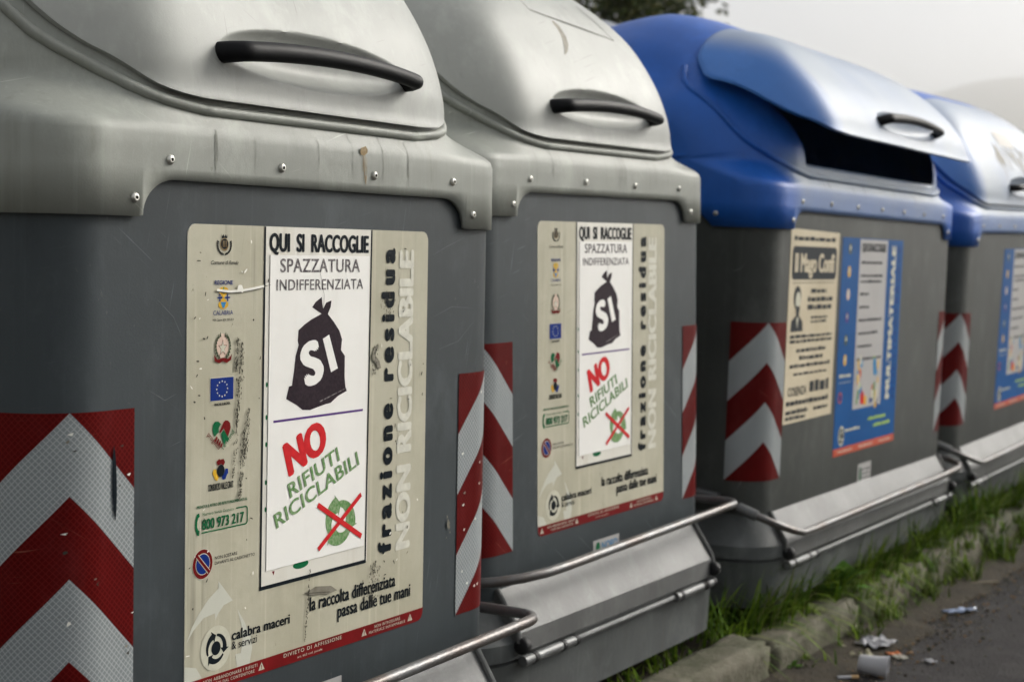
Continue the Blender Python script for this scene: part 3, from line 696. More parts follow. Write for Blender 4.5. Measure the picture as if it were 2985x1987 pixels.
def rim_path(A, d=.019):
    P = []
    for z in [2.04, 2.0, 1.95, 1.90, 1.85, 1.80, 1.75, 1.70, 1.66, 1.63, 1.605, 1.59, 1.575, 1.565, 1.556, 1.550, 1.5465]:
        w = edgew(z+.016)+A+d*sstep(z, 1.545, 1.575); P.append((-w, z))
    R_ = [(-P_[0], P_[1]) for P_ in P[::-1]]
    bot = [(-(.33+A)+(.66+2*A)*k/24, 1.5455) for k in range(25)]
    return P+bot+R_
def body_mesh(A, mat):
    b = MB(); hx = .696+A; r = .12; rows = []
    for z, o in ((.26, -.004), (.405, -.002), (.412, .0), (.60, 0), (1.0, 0), (1.43, 0)):
        row = []
        for cx, cy, a0 in ((hx-r, r, -pi/2), (hx-r, 1.4-r, 0), (-hx+r, 1.4-r, pi/2), (-hx+r, r, pi)):
            for i in range(13):
                t = a0+i*pi/2/12; row.append((cx+(r+o)*cos(t), cy+(r+o)*sin(t), z))
        rows.append(row)
    b.grid(rows, mat, closed=True); b.add(rows[0], [tuple(range(len(rows[0])))], mat)
    return b.build(angle=40)
def base_mesh(A, mat):
    b = MB(); rows = []; hx = .696+A
    for z, o, r in ((.092, .042, .17), (.235, .050, .17), (.246, .053, .17), (.250, .040, .165), (.256, .040, .165), (.258, .058, .175), (.300, .058, .175), (.306, .054, .175), (.392, .004, .14), (.40, .001, .13)):
        row = []
        for cx, cy, a0 in ((hx+o-r, -o+r, -pi/2), (hx+o-r, 1.4+o-r, 0), (-hx-o+r, 1.4+o-r, pi/2), (-hx-o+r, -o+r, pi)):
            for i in range(11):
                t = a0+i*pi/2/10; row.append((cx+r*cos(t), cy+r*sin(t), z))
        rows.append(row)
    b.grid(rows, mat, closed=True); b.add(rows[0], [tuple(range(len(rows[0])))], mat)
    return b.build(angle=30)
def chevron_mesh(A, side):
    """striped reflective sheet bent round a front corner"""
    hxc = .576+A; r = .1218; zt, zb = 1.043, .511; st = .133
    def P(l, z):
        a = max(0, l-.072)/r
        return (side*(hxc-.072+min(l, .072)+r*sin(a)), .12-r*cos(a), z)
    b = MB(); n = 40; uvs = []
    for i in range(n):
        l0, l1 = .266*i/n, .266*(i+1)/n; e0, e1 = abs(l0-.133), abs(l1-.133)
        for k in range(-1, 5):
            za0, za1 = (zt-e0-st*k, zt-e1-st*k) if k >= 0 else (zt, zt)
            zc0, zc1 = zt-e0-st*(k+1), zt-e1-st*(k+1)
            if k == -1: zc0, zc1 = zt-e0, zt-e1
            za0, za1, zc0, zc1 = [max(zb, min(zt, v)) for v in (za0, za1, zc0, zc1)]
            if za0-zc0 < 1e-5 and za1-zc1 < 1e-5: continue
            q = [(l0, za0), (l0, zc0), (l1, zc1), (l1, za1)]
            b.add([P(*t) for t in q], [(0, 1, 2, 3)], 'refl_white' if k % 2 == 0 and k >= 0 else 'refl_red'); uvs.append(q)
    me = bpy.data.meshes.new('chevron'); me.from_pydata(b.v, [], b.f)
    for m in b.mats: me.materials.append(m)
    me.polygons.foreach_set('material_index', b.mi)
    uv = me.uv_layers.new(name='UVMap')
    for pi_, q in enumerate(uvs):
        for k, li in enumerate(me.polygons[pi_].loop_indices): uv.data[li].uv = q[k]
    for p in me.polygons: p.use_smooth = True
    return me
def rivet_mesh():
    b = MB(); rows = []
    for r, y in ((.0088, 0), (.0085, -.0016), (.0068, -.0042), (.0040, -.0052), (.0032, -.0050), (.0030, -.0028), (.0005, -.0026)):
        rows.append([(r*cos(t), y, r*sin(t)) for t in [2*pi*k/16 for k in range(16)]])
    b.grid(rows[:5], 'rivet', closed=True); b.grid(rows[4:], 'black', closed=True); return b.build(angle=60)
def handle_mesh(A):
    hw = .30+.075*(A > 0); b = MB(); P = []; R_ = []
    n = 44
    for i in range(n+1):
        s = -1+2*i/n; u = s*hw; e = abs(s)
        y = -.042+.010*e*e + (.062*((e-.90)/.10)**2 if e > .90 else 0)
        z = 1.648+.016*(1-e*e); P.append((u*(1-.03*sstep(e, .93, 1)), y, z)); R_.append(.0150-.0015*s+.001*sstep(e, .9, 1))
    b.tube(P, R_, 'black', 16, flat=1.12); return b.build(angle=60)
def surf_patch(fn, pts, mat, off=.0012, n=1):
    b = MB(); b.add([fn(u, z, off) for u, z in pts], [tuple(range(len(pts)))], mat); me = b.build(smooth=False)
    bm = bmesh.new(); bm.from_mesh(me); bmesh.ops.triangulate(bm, faces=bm.faces); bm.to_mesh(me); bm.free(); return me
def brush_patch(fn, path, widths, mat, off=.0012):
    rows = []
    for i, (u, z) in enumerate(path):
        a = path[max(0, i-1)]; c = path[min(len(path)-1, i+1)]; dx, dz = c[0]-a[0], c[1]-a[1]; l = hypot(dx, dz) or 1; w = widths[i]/2
        rows.append([fn(u-dz/l*w*s, z+dx/l*w*s, off) for s in (-1, -.33, .33, 1)])
    b = MB(); b.grid(rows, mat); return b.build()

HY, HZ = .37, 2.08     # hinge line of the front lids
def make_bin(name, label, loc, rot, wide=False, hood='grey_plastic', lid='grey_lid', body='body', opening=0., simple=False, top=.09):
    global TOPW
    TOPW = top
    A = .4375 if wide else 0.; hxc = .576+A; w = 'w%.2f' % top if wide else 's'
    t = thing(name, label, 'waste container', loc, rot, 'waste containers in a row behind the kerb')
    obj('body', cached(('body', w, body), lambda: body_mesh(A, body)), t)
    o = obj('hood', cached(('hood', w, hood), lambda: hood_mesh(A, hood)), t)
    md = o.modifiers.new('thickness', 'SOLIDIFY'); md.thickness = .008; md.offset = -1
    rp = rim_path(A)
    def rim():
        b = MB(); b.tube([hood_pt(u, z, A, .001) for u, z in rp], .0105, hood, 10, True); return b.build(angle=70)
    obj('opening_rim', cached(('rim', w, hood), rim), t)
    lo = obj('lid', cached(('lid', w, lid), lambda: lid_mesh(A, lid, lid)), t)
    ho = obj('handle', cached(('handle', w), lambda: handle_mesh(A)), lo)
    if opening:
        R_ = Matrix.Translation((0, HY, HZ)) @ Matrix.Rotation(-radians(opening), 4, 'X') @ Matrix.Translation((0, -HY, -HZ))
        lo.matrix_local = R_
    obj('base', cached(('base', w), lambda: base_mesh(A, 'base')), t)
    if simple: return t, lo
    for s in (-1, 1): obj('reflective_panel', cached(('chev', w, s), lambda: chevron_mesh(A, s)), t)
    rv = [(-(hxc-.058), 1.388), (hxc-.045, 1.389), (-(hxc-.142), 1.454), (hxc-.128, 1.457)]
    rv += [(u, 1.456) for u in ((-.136, .157) if not wide else (-.575, -.277, .018, .305, .590))]
    me = cached('rivet', rivet_mesh)
    for u, z in rv: r = obj('rivet', me, t); r.location = (u, -.0125, z)
    if wide: r = obj('rivet', me, t); r.location = (-(hxc+.132+.001), .19, 1.40); r.rotation_euler = (0, 0, -pi/2)
    # foot pedal: folded plate hung across the front
    zs = -.022 if wide else 0.
    e = hxc+.014
    def pedal():
        b = MB(); sec = [(-.002, .424), (-.060, .334), (-.067, .322), (-.068, .270), (-.060, .264), (-.052, .264)]
        rows = [[(u, y, z+zs) for y, z in sec] for u in [-e+2*e*k/40 for k in range(41)]]
        b.grid(rows, 'pedal')
        for s in (-1, 1):   # welded end cheek
            b.add([(s*e, y, z+zs) for y, z in sec]+[(s*e, .02, .264+zs), (s*e, .02, .424+zs)], [tuple(range(8))], 'pedal')
            b.tube([(s*(e-.004), -.004, .428+zs), (s*(e-.004), -.064, .334+zs), (s*(e-.004), -.070, .300+zs)], .008, 'pedal', 8)
        return b.build(angle=25)
    obj('foot_pedal', cached(('pedal', w), pedal), t)
    def rod():
        b = MB(); b.tube([(-e+.03, -.066, .250+zs), (e-.03, -.066, .250+zs)], .0075, 'metal', 10); return b.build()
    obj('hinge_rod', cached(('rod', w), rod), t)
    def sleeve(L_):
        b = MB(); b.tube([(-L_/2, 0, 0), (L_/2, 0, 0)], .0135, 'metal', 14); b.tube([(L_/2-.004, 0, 0), (L_/2+.010, 0, 0)], .0155, 'rubber', 14); return b.build(angle=50)
    for u, L_ in ((-e+.045, .05), (-e+.150, .13), (-e+.250, .07), (e-.260, .03), (e-.150, .17), (e-.055, .08)):
        q = obj('hinge_sleeve', cached(('slv', L_), lambda: sleeve(L_)), t); q.location = (u, -.070, .250+zs)
    def cap():
        b = MB(); b.tube([(-.014, 0, 0), (-.010, 0, 0), (.010, 0, 0), (.014, 0, 0)], [.017, .021, .021, .017], 'rubber', 18); return b.build(angle=50)
    for s in (-1, 1): q = obj('rubber_stop', cached('cap', cap), t); q.location = (s*(e-.012), -.075, .292+zs)
    for s in (-1, 1):
        def foot(): b = MB(); b.box((0, 0, 0), (.16, .9, .09), 'rubber'); return b.build(smooth=False)
        q = obj('foot', cached('foot', foot), t); q.location = (s*(hxc-.15), .7, .048)
    def bar():
        b = MB(); r = .0128
        if not wide:
            P = [(-.66, .10, .450), (-.655, .02, .452), (-.62, -.03, .455), (-.56, -.066, .458), (-.48, -.092, .462), (-.40, -.10, .465)]
            P += [(-.40+.11*k, -.10, .465+.0017*k) for k in range(1, 10)]
            P += [(.66+.062*sin(a), -.038-.062*cos(a), .482) for a in [0, .4, .8, 1.2, 1.57]]+[(.722, .06, .482), (.722, .25, .475)]
        else:
            P = [(-1.155, .35, .470), (-1.155, .16, .455), (-1.150, .06, .425), (-1.135, -.02, .398), (-1.09, -.07, .372), (-1.03, -.095, .352), (-.95, -.10, .336), (-.85, -.10, .334)]
            P += [(-.85+.24*k, -.10, .334+.002*k) for k in range(1, 8)]
            P += [(1.03, -.10, .354), (1.09, -.085, .362), (1.115, -.03, .375), (1.12, .05, .385), (1.12, .3, .39)]
        b.tube(P, r, 'rust_metal', 14); return b.build(angle=60)
    obj('push_bar', cached(('bar', w), bar), t)
    if wide:
        def collar():
            b = MB(); b.tube([(-1.153, .12, .448), (-1.152, .075, .432)], .020, 'rubber', 14)
            b.tube([(-1.150, .06, .427), (-1.140, -.005, .404)], .0185, 'metal', 14); b.tube([(-1.155, .21, .460), (-1.155, .13, .450)], .019, 'metal', 14); return b.build(angle=50)
        obj('bar_joint', cached('joint', collar), t)
    return t, lo

POSE = [  # x, y, z, yaw, tilt, roll (degrees) of the plane of each front, origin at its local x = 0
 (2.11675, 1.94995, -.02643, .7897, 1.2011, .0703), (3.67872, 2.13530, .01731, 0, .2112, -.4748),
 (5.24771, 2.11442, .01746, 1.0056, 2.3134, .2604), (7.69071, 2.17409, .010, .3760, 3.35, -.8153)]
def place(k, c):
    x, y, z, yw, ti, ro = POSE[k]; yw, ti, ro = map(radians, (yw, ti, ro))
    R_ = Matrix.Rotation(yw, 3, 'Z') @ Matrix.Rotation(ro, 3, 'Y') @ Matrix.Rotation(ti, 3, 'X')
    return Vector((x, y, z)) + R_ @ Vector((c, 0, 0)), (ti, ro, yw)
def small_label(t, u, z, w, h, txt):
    r = obj('maker_label', sheet([(0, 0), (w, 0), (w, h), (0, h)], -.0012, .001, 'panel_grey', 'panel_grey'), t, 'small white label low on the front'); r.location = (u, 0, z)
    p = Print(); p.y0 = -.0014; p.disc(w*.17, h*.5, w*.08, h*.38, 'phone_green', 1, 12)
    if txt: p.text(txt, w*.32, h*.22, w*.6, h*.55, 'skyblue', 1, .02)
    else:
        for i in range(3): p.words(w*.1, h*(.25+.2*i), w*.9, h*.07, 'ink', 1, i, w*.2)
    obj('label_print', p.finish(), r)

loc, rot = place(0, C0)
b1, l1 = make_bin('waste_container', 'nearest grey container, at the left, its sticker fully readable', loc, rot)
municipal_sticker(b1); small_label(b1, .307-C0, .428, .155, .041, 'NORD')
loc, rot = place(1, C0)
b2, l2 = make_bin('waste_container', 'second grey container, between the nearest one and the open blue one', loc, rot)
municipal_sticker(b2, worn=0); small_label(b2, .307-C0, .428, .155, .041, 'NORD')
loc, rot = place(2, .9415)
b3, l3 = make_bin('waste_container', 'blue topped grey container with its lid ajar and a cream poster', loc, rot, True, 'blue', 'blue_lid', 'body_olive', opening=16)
blue_sticker(b3, .5467-.9415); magician_poster(b3); small_label(b3, .855-.9415, .39, .16, .08, '')
loc, rot = place(3, .9415)
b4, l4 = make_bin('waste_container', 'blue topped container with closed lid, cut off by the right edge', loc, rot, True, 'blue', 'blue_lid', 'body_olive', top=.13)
blue_sticker(b4, .5467-.9415); b4.scale = (1, 1, .982)
b5, l5 = make_bin('waste_container', 'dark green container lid barely showing beyond the last blue lid', (11.12, 2.27, .02), (0, 0, radians(.5)), True, 'green', 'green', 'body', simple=True)
b6, l6 = make_bin('waste_container', 'grey lid top of a taller container standing behind the open blue one', (7.60, 4.36, .0), (0, 0, radians(-62)), False, 'behind', 'behind', 'body', simple=True)
b6.scale = (1, 1, 1.235)

# stains and scuffs that sit on particular spots
TOPW = .09
lf = lambda A: (lambda u, z, off: lid_pt(u, z, A, off))
def band(u, z, off): return (u, -.0125-off*.5, z)
obj('rust_stain', brush_patch(band, [(.118, 1.510), (.120, 1.503), (.121, 1.497), (.122, 1.494)], [.016, .026, .022, .004], 'rust'), b1)
for u, z0, z1, w in ((.118, 1.494, 1.462, .0022), (.1235, 1.495, 1.445, .0028), (.130, 1.49, 1.448, .0014), (.1275, 1.455, 1.438, .0035)):
    obj('rust_stain', brush_patch(band, [(u, z0), (u+.0005, (z0+z1)/2), (u, z1)], [w*.6, w, w*.5], 'rust'), b1)
M['body_scratch'] = mk('body_scratch', (.105, .118, .12), .5)
def mark(parent, name, pts, mat, y=-.0022, n=9, w=.004, seed=0):
    R_ = random.Random(seed); b = MB(); l = []; r = []
    for i in range(n+1):
        t = i/n; k = t*(len(pts)-1); j = min(int(k), len(pts)-2); f = k-j; u = pts[j][0]+(pts[j+1][0]-pts[j][0])*f; z = pts[j][1]+(pts[j+1][1]-pts[j][1])*f
        dx, dz = pts[j+1][0]-pts[j][0], pts[j+1][1]-pts[j][1]; q = hypot(dx, dz) or 1; ww = w*.5*(sin(pi*min(1, .08+t*.9)))*R_.uniform(.5, 1.2)
        l.append((u-dz/q*ww, y, z+dx/q*ww)); r.append((u+dz/q*ww, y, z-dx/q*ww))
    b.grid([l, r], mat); return obj(name, b.build(smooth=False), parent)
# black tyre-like scuff on the near chevron, pale chips beside it
def arcp(u, z, off=.002):      # point on the rounded front corner, small bins
    a = abs(u); q = max(0, a-.576); return (u, .12-sqrt(max(0, .12**2-min(q, .119)**2))-off, z)
def on_corner(name, pts, ws, mat, parent, off=.0035):
    rows = []
    for (u, z), w in zip(pts, ws): rows.append([arcp(u-w/2, z, off), arcp(u+w/2, z, off)])
    b = MB(); b.grid(rows, mat); obj(name, b.build(), parent)
on_corner('scuff_mark', [(-.553, .985), (-.552, .965), (-.5515, .935), (-.551, .905), (-.550, .880), (-.549, .862)], [.001, .007, .010, .0105, .007, .001], 'ink', b1)
R = random.Random(9)
for i in range(16):
    u = R.uniform(-.66, -.50); z = R.uniform(.60, 1.03); w = R.uniform(.002, .008); h = R.uniform(.001, .004)
    on_corner('chip_mark', [(u, z), (u+R.uniform(-.003, .003), z+h), (u+.002, z+2*h)], [w*.3, w, w*.4], R.choice(('scratch', 'smear', 'smear', 'grime')), b1)
for i in range(12):
    z = R.uniform(.55, 1.02); u = R.uniform(.505, .60); on_corner('chip_mark', [(u, z), (u, z+.003), (u+.003, z+.006)], [.001, R.uniform(.003, .010), .001], R.choice(('scratch', 'scratch', 'smear')), b1)
# pale splash and long scratches on the grey body
for u, z, w in ((.466, .720, .010), (.470, .712, .006), (.462, .735, .004), (.474, .70, .003), (.46, .69, .002)): on_corner('splash_mark', [(u, z-w), (u+w*.2, z), (u, z+w)], [w*.3, w*1.1, w*.2], 'smear', b1)
for k, pts in enumerate((((.40, 1.17), (.47, 1.19), (.56, 1.185)), ((.42, 1.10), (.50, 1.115), (.57, 1.16)), ((-.45, 1.22), (-.41, 1.19), (-.385, 1.15)), ((.39, 1.30), (.45, 1.32), (.52, 1.34)), ((-.47, 1.07), (-.43, 1.05), (-.40, 1.06)))):
    mark(b1, 'long_scratch', pts, 'body_scratch', w=.0014, n=20, seed=k, y=-.0008)
# run-off stains below the lid gap: dark drips down the hood bands
def drips(parent, A, n, seed, mat, z1=(1.425, 1.46), hw=None):
    R_ = random.Random(seed); hw = hw or (.40+A)
    for i in range(n):
        u = R_.uniform(-hw, hw); z0 = R_.uniform(1.50, 1.56); ze = R_.uniform(*z1); w = R_.uniform(.002, .008)
        P_ = [(u+R_.uniform(-.001, .001), z0+(ze-z0)*k/8) for k in range(9)]; rows = []
        for k, (uu, zz) in enumerate(P_):
            ww = w*(.5+.5*mnoise.noise((uu*50, zz*60, seed)))*(1 if k < 7 else .4); p0 = hood_pt(uu-ww/2, zz, A, .0007); p1 = hood_pt(uu+ww/2, zz, A, .0007); rows.append([p0, p1])
        b = MB(); b.grid(rows, mat); obj('drip_stain', b.build(), parent)
M['drip_soft'] = mk('drip_soft', (.175, .18, .155), .6, nscale=70, col2=(.225, .235, .21)); M['drip'] = mk('drip', (.13, .13, .105), .6, nscale=60, col2=(.22, .225, .19)); M['drip_dark'] = mk('drip_dark', (.03, .035, .035), .6, nscale=60, col2=(.09, .10, .10))
drips(b1, 0, 7, 4, 'drip_soft'); drips(b2, 0, 12, 5, 'drip_soft'); drips(b3, .4375, 34, 6, 'drip_dark', (1.49, 1.53), .75); drips(b4, .4375, 22, 7, 'drip_dark', (1.46, 1.52), .8)
# weathered patch left by a torn notice on the far blue lid, with runs below it
TOPW = .13
M['residue'] = mk('residue', (.52, .50, .47), .6, nscale=30, namt=.2)
rows = [[lid_pt(u, z, .4375, .0016) for u in [-.20+.30*k/10 for k in range(11)]] for z in [1.865+.075*j/6+0 for j in range(7)]]
bq = MB(); bq.grid(rows, 'residue'); obj('notice_residue', bq.build(), l4)
R = random.Random(31)
for i in range(26):
    u = R.uniform(-.42, .22); z = R.uniform(1.80, 1.875); L_ = R.uniform(.03, .13); w = R.uniform(.010, .035)
    obj('runoff_stain', brush_patch(lf(.4375), [(u, z), (u+.004, z-L_*.3), (u+.002, z-L_*.7), (u+.006, z-L_)], [w*.7, w, w*.6, w*.1], 'smear', .0013), l4)
P = [(-.060, 1.905), (-.045, 1.890), (-.045, 1.868), (-.056, 1.845), (-.080, 1.822), (-.105, 1.805)]
obj('dirt_smear', brush_patch(lf(0), P, [.012, .026, .028, .022, .012, .002], 'smear'), l2)
T = [(-.185, 1.985), (-.16, 1.925), (.24, 1.893), (.285, 1.887), (.20, 1.985)]
def outl(A, pts, w, mat, parent, name):
    b = MB()
    for a, c in zip(pts, pts[1:]):
        n = 10; rr = []
        for i in range(n+1):
            u = a[0]+(c[0]-a[0])*i/n; z = a[1]+(c[1]-a[1])*i/n; jj = .0012*mnoise.noise((u*90, z*90, 1)); dx, dz = c[0]-a[0], c[1]-a[1]; l = hypot(dx, dz)
            rr.append([lid_pt(u-dz/l*(w/2)*s+jj, z+dx/l*(w/2)*s+jj, A, .0016) for s in (-1, 1)])
        b.grid(rr, mat)
    obj(name, b.build(), parent)
outl(0, T, .0035, 'grime', l2, 'label_residue')

# ------------------------------------------------------------------ ground, kerb, road
def noise_grid(x0, x1, y0, y1, nx, ny, z, amp, sc, mat, name, seed=0):
    b = MB(); rows = []
    for j in range(ny+1):
        y = y0+(y1-y0)*j/ny; rows.append([(x0+(x1-x0)*i/nx, y, z+amp*mnoise.noise(((x0+(x1-x0)*i/nx)*sc, y*sc, seed))) for i in range(nx+1)])
    b.grid(rows, mat); return tag(obj(name, b.build()), kind='structure')
M['asphalt'] = mk('asphalt', (.036, .033, .032), .9, col2=(.022, .020, .020), nscale=5, blotch=.5, speck=.7, spcol=(.13, .12, .11), bump=1.0, bscale=95)
M['soil'] = mk('soil', (.050, .040, .027), .95, col2=(.028, .024, .016), nscale=14, bump=1.0, bscale=60)
M['far_ground'] = mk('far_ground', (.16, .15, .10), .95, nscale=.02, col2=(.22, .20, .13))
M['stone'] = mk('stone', (.13, .118, .088), .88, col2=(.050, .056, .028), nscale=7, blotch=.5, streak=.0, bump=.7, bscale=55, speck=.7, spcol=(.06, .07, .03))
M['gravel'] = mk('gravel', (.14, .11, .08), .9, nscale=20, col2=(.22, .19, .15))
M['hill'] = mk('hill', (.12, .11, .07), .95, col2=(.16, .14, .10), nscale=.002)
b = MB(); b.grid([[(-4000+8000*i/8, -4000+8000*j/8, -.10) for i in range(9)] for j in range(9)], 'far_ground'); tag(obj('ground', b.build(smooth=False)), kind='structure')
noise_grid(-3, 40, -9, 2.02, 86, 44, -.060, .006, 1.3, 'asphalt', 'road')
noise_grid(-3, 40, 2.02, 12, 172, 60, .035, .02, 1.7, 'soil', 'verge')
# loose dirt along the foot of the kerb
b = MB(); rows = []
for i in range(241):
    x = 2+i*.05; w = .16+.10*mnoise.noise((x*1.7, 0, 4))+.05*mnoise.noise((x*6, 2, 4))
    rows.append([(x, 2.0, -.035), (x, 1.93, -.032+.008*mnoise.noise((x*8, 1, 1))), (x, 1.90-w*.4, -.043+.006*mnoise.noise((x*9, 3, 1))), (x, 1.90-w, -.0575)])
b.grid(rows, 'soil'); tag(obj('dirt_strip', b.build()), kind='structure')

kerb = thing('kerb', 'worn concrete kerb of separate stones along the weedy verge', 'kerb', (0, 0, 0))
def stone(L_, seed):
    bm = bmesh.new(); bmesh.ops.create_cube(bm, size=1)
    for v in bm.verts: v.co = Vector((v.co.x*L_, v.co.y*.145, v.co.z*.20))
    bmesh.ops.bevel(bm, geom=bm.edges[:], offset=.014, segments=2, affect='EDGES')
    bmesh.ops.subdivide_edges(bm, edges=[e for e in bm.edges if e.calc_length() > .06], cuts=6, use_grid_fill=True)
    bmesh.ops.subdivide_edges(bm, edges=[e for e in bm.edges if e.calc_length() > .05], cuts=1, use_grid_fill=True)
    for v in bm.verts:
        n = mnoise.noise_vector((v.co.x*9+seed*7, v.co.y*9, v.co.z*9)); m2 = mnoise.noise((v.co.x*28+seed, v.co.y*28, v.co.z*28))
        edge = 1 if (abs(v.co.y) > .055 and v.co.z > .07) or abs(v.co.x) > L_/2-.02 else .35
        v.co += n*.010*edge + Vector((0, 1 if v.co.y < 0 else -1, -1))*max(0, m2)*.018*edge
    me = bpy.data.meshes.new('stone'); bm.to_mesh(me); bm.free(); me.materials.append(M['stone'])
    for p in me.polygons: p.use_smooth = True
    return me
R = random.Random(11); x = 1.40; k = 0
ends = [2.25, 3.12, 3.95, 4.795, 5.62, 6.45, 7.28, 8.1, 8.95, 9.8, 10.7, 11.6]
for e in ends:
    L_ = e-x-.018; q = obj('kerb_stone', stone(L_, k), kerb); q.location = ((x+e)/2, 2.003+R.uniform(-.006, .006)+(.004 if k % 2 else -.004), -.030+R.uniform(-.006, .006)+(.006 if k == 3 else 0)); q.rotation_euler = (R.uniform(-.03, .03), R.uniform(-.006, .006), R.uniform(-.008, .008)); x = e; k += 1

# ------------------------------------------------------------------ grass and weeds
for nm, c, c2 in (('grass_a', (.10, .18, .010), (.17, .25, .018)), ('grass_b', (.045, .10, .010), (.08, .14, .012)), ('grass_c', (.12, .15, .04), (.17, .18, .06)), ('leaf', (.06, .15, .02), (.10, .20, .03))):
    m = mk(nm, c, .7, col2=c2, nscale=18, spec=.06); b_ = m.node_tree.nodes['Principled BSDF']
    b_.inputs['Subsurface Weight'].default_value = .0; M[nm] = m
def blade(b, p, h, lean, az, w, mat, droop=1.0, seg=6):
    rows = []; d = Vector((cos(az), sin(az), 0)); s = Vector((-sin(az), cos(az), 0))
    for i in range(seg+1):
        t = i/seg; q = Vector(p)+d*(lean*t**1.5)+Vector((0, 0, h*(t-droop*.5*t*t*(lean/(h+.01))**.7)))
        ww = w*(1-t**2.2)*.5+.0002; rows.append([q-s*ww, q+s*ww])
    b.grid(rows, mat)
def clump(b, x, y, z, n, h, spread, R, toward=None, wmul=1.):
    for _ in range(n):
        az = R.uniform(0, 2*pi) if toward is None or R.random() < .3 else toward+R.gauss(0, .6)
        a = R.uniform(0, 2*pi); rr = R.random()*spread; hh = h*R.uniform(.45, 1.15)
        blade(b, (x+rr*cos(a), y+rr*sin(a), z), hh, hh*R.uniform(.15, 1.0), az, R.uniform(.004, .008)*wmul, R.choice(('grass_a', 'grass_a', 'grass_b', 'grass_b', 'grass_c')), R.uniform(.6, 1.25))
R = random.Random(21); g = MB()
for i in range(64):      # long blades arching over the kerb
    x = R.choice((R.uniform(4.7, 6.4), R.uniform(4.9, 9.5)))
    for _ in range(R.randint(3, 7)):
        blade(g, (x+R.gauss(0, .03), 2.075+R.uniform(-.02, .03), .04), R.uniform(.10, .20), R.uniform(.14, .30), -pi/2+R.gauss(.15, .5), R.uniform(.006, .011), R.choice(('grass_a', 'grass_b', 'grass_c')), R.uniform(1.5, 2.3), 9)
for i in range(260):     # tufts in the joints and along the foot of the kerb
    x = R.uniform(5.3, 11); clump(g, x, R.uniform(1.86, 1.925) if R.random() < .55 else R.uniform(1.95, 2.06), -.05 if R.random() < .5 else .06, R.randint(3, 7), R.uniform(.03, .10), .03, R)
for i in range(900):
    x = R.uniform(3.2, 12.0); y = R.choice((R.uniform(2.075, 2.13), R.uniform(2.07, 2.35)))
    if x < 4.7 and R.random() < .7: continue
    clump(g, x, y, .035, R.randint(5, 9), R.uniform(.03, .10), .05, R)
for (x, y, z, n, h, tw) in ((4.80, 2.12, .05, 26, .20, None), (4.98, 2.09, .05, 40, .22, -1.2), (5.12, 2.07, .06, 44, .24, -1.35), (5.28, 2.06, .06, 34, .22, -1.4), (5.62, 2.05, .06, 36, .20, -1.2), (5.95, 2.05, .06, 40, .21, -1.5), (6.15, 2.03, .06, 36, .20, -1.4), (6.45, 2.03, .06, 40, .22, -1.5),
                            (6.8, 2.02, .06, 46, .22, -1.5), (7.15, 2.02, .06, 50, .24, -1.5), (7.45, 2.02, .06, 60, .24, None), (7.75, 2.05, .05, 70, .25, None), (8.1, 2.02, .05, 60, .22, -1.5), (8.6, 2.03, .05, 60, .24, None), (9.2, 2.03, .05, 60, .24, None), (9.9, 2.03, .05, 50, .24, None), (4.45, 2.11, .04, 18, .10, None), (4.15, 2.11, .04, 14, .10, None),
                            (5.5, 1.90, -.045, 24, .09, None), (5.85, 1.90, -.045, 22, .12, None), (6.3, 1.89, -.045, 34, .12, None), (6.75, 1.88, -.05, 40, .14, None), (7.3, 1.88, -.05, 60, .15, None), (7.9, 1.88, -.05, 60, .16, None), (8.5, 1.87, -.05, 60, .16, None), (9.3, 1.87, -.05, 60, .18, None), (5.05, 1.905, -.045, 10, .06, None)):
    clump(g, x, y, z, int(n*1.7), h, .09, R, tw, 1.15)
tag(obj('grass', g.build(smooth=False)), 'tufts of grass between the containers and the kerb', 'grass', kind='stuff')
def weed(x, y, z, n, h, label, seed):
    R = random.Random(seed); b = MB()
    for i in range(n):
        az = R.uniform(0, 2*pi); el = R.uniform(.5, 1.3); L_ = h*R.uniform(.6, 1.1); d = Vector((cos(az)*cos(el), sin(az)*cos(el), sin(el))); s = Vector((-sin(az), cos(az), 0)); w = L_*R.uniform(.16, .26)
        rows = []
        for k in range(7):
            t = k/6; q = Vector((0, 0, 0))+d*L_*t+Vector((0, 0, -.35*L_*t*t)); ww = w*sin(pi*min(1, .12+t*.88))*(.3 if t < .25 else 1)+.001
            rows.append([q-s*ww+Vector((0, 0, .12*ww)), q, q+s*ww+Vector((0, 0, .12*ww))])
        b.grid(rows, 'leaf')
    o = obj('weed', b.build()); o.location = (x, y, z); tag(o, label, 'weed', 'broad leaved weeds on the verge')
weed(5.74, 2.045, .06, 22, .17, 'broad leaved weed on the kerb, in front of the middle of the open blue container', 1)
weed(5.60, 2.05, .05, 16, .12, 'low leafy weed just left of the taller broad leaved weed on the kerb', 2)
weed(7.52, 2.10, .05, 26, .22, 'leafy weed in the gap between the two blue containers', 3)
weed(4.93, 1.915, -.04, 9, .05, 'tiny bright green weed at the foot of the second kerb stone', 4)

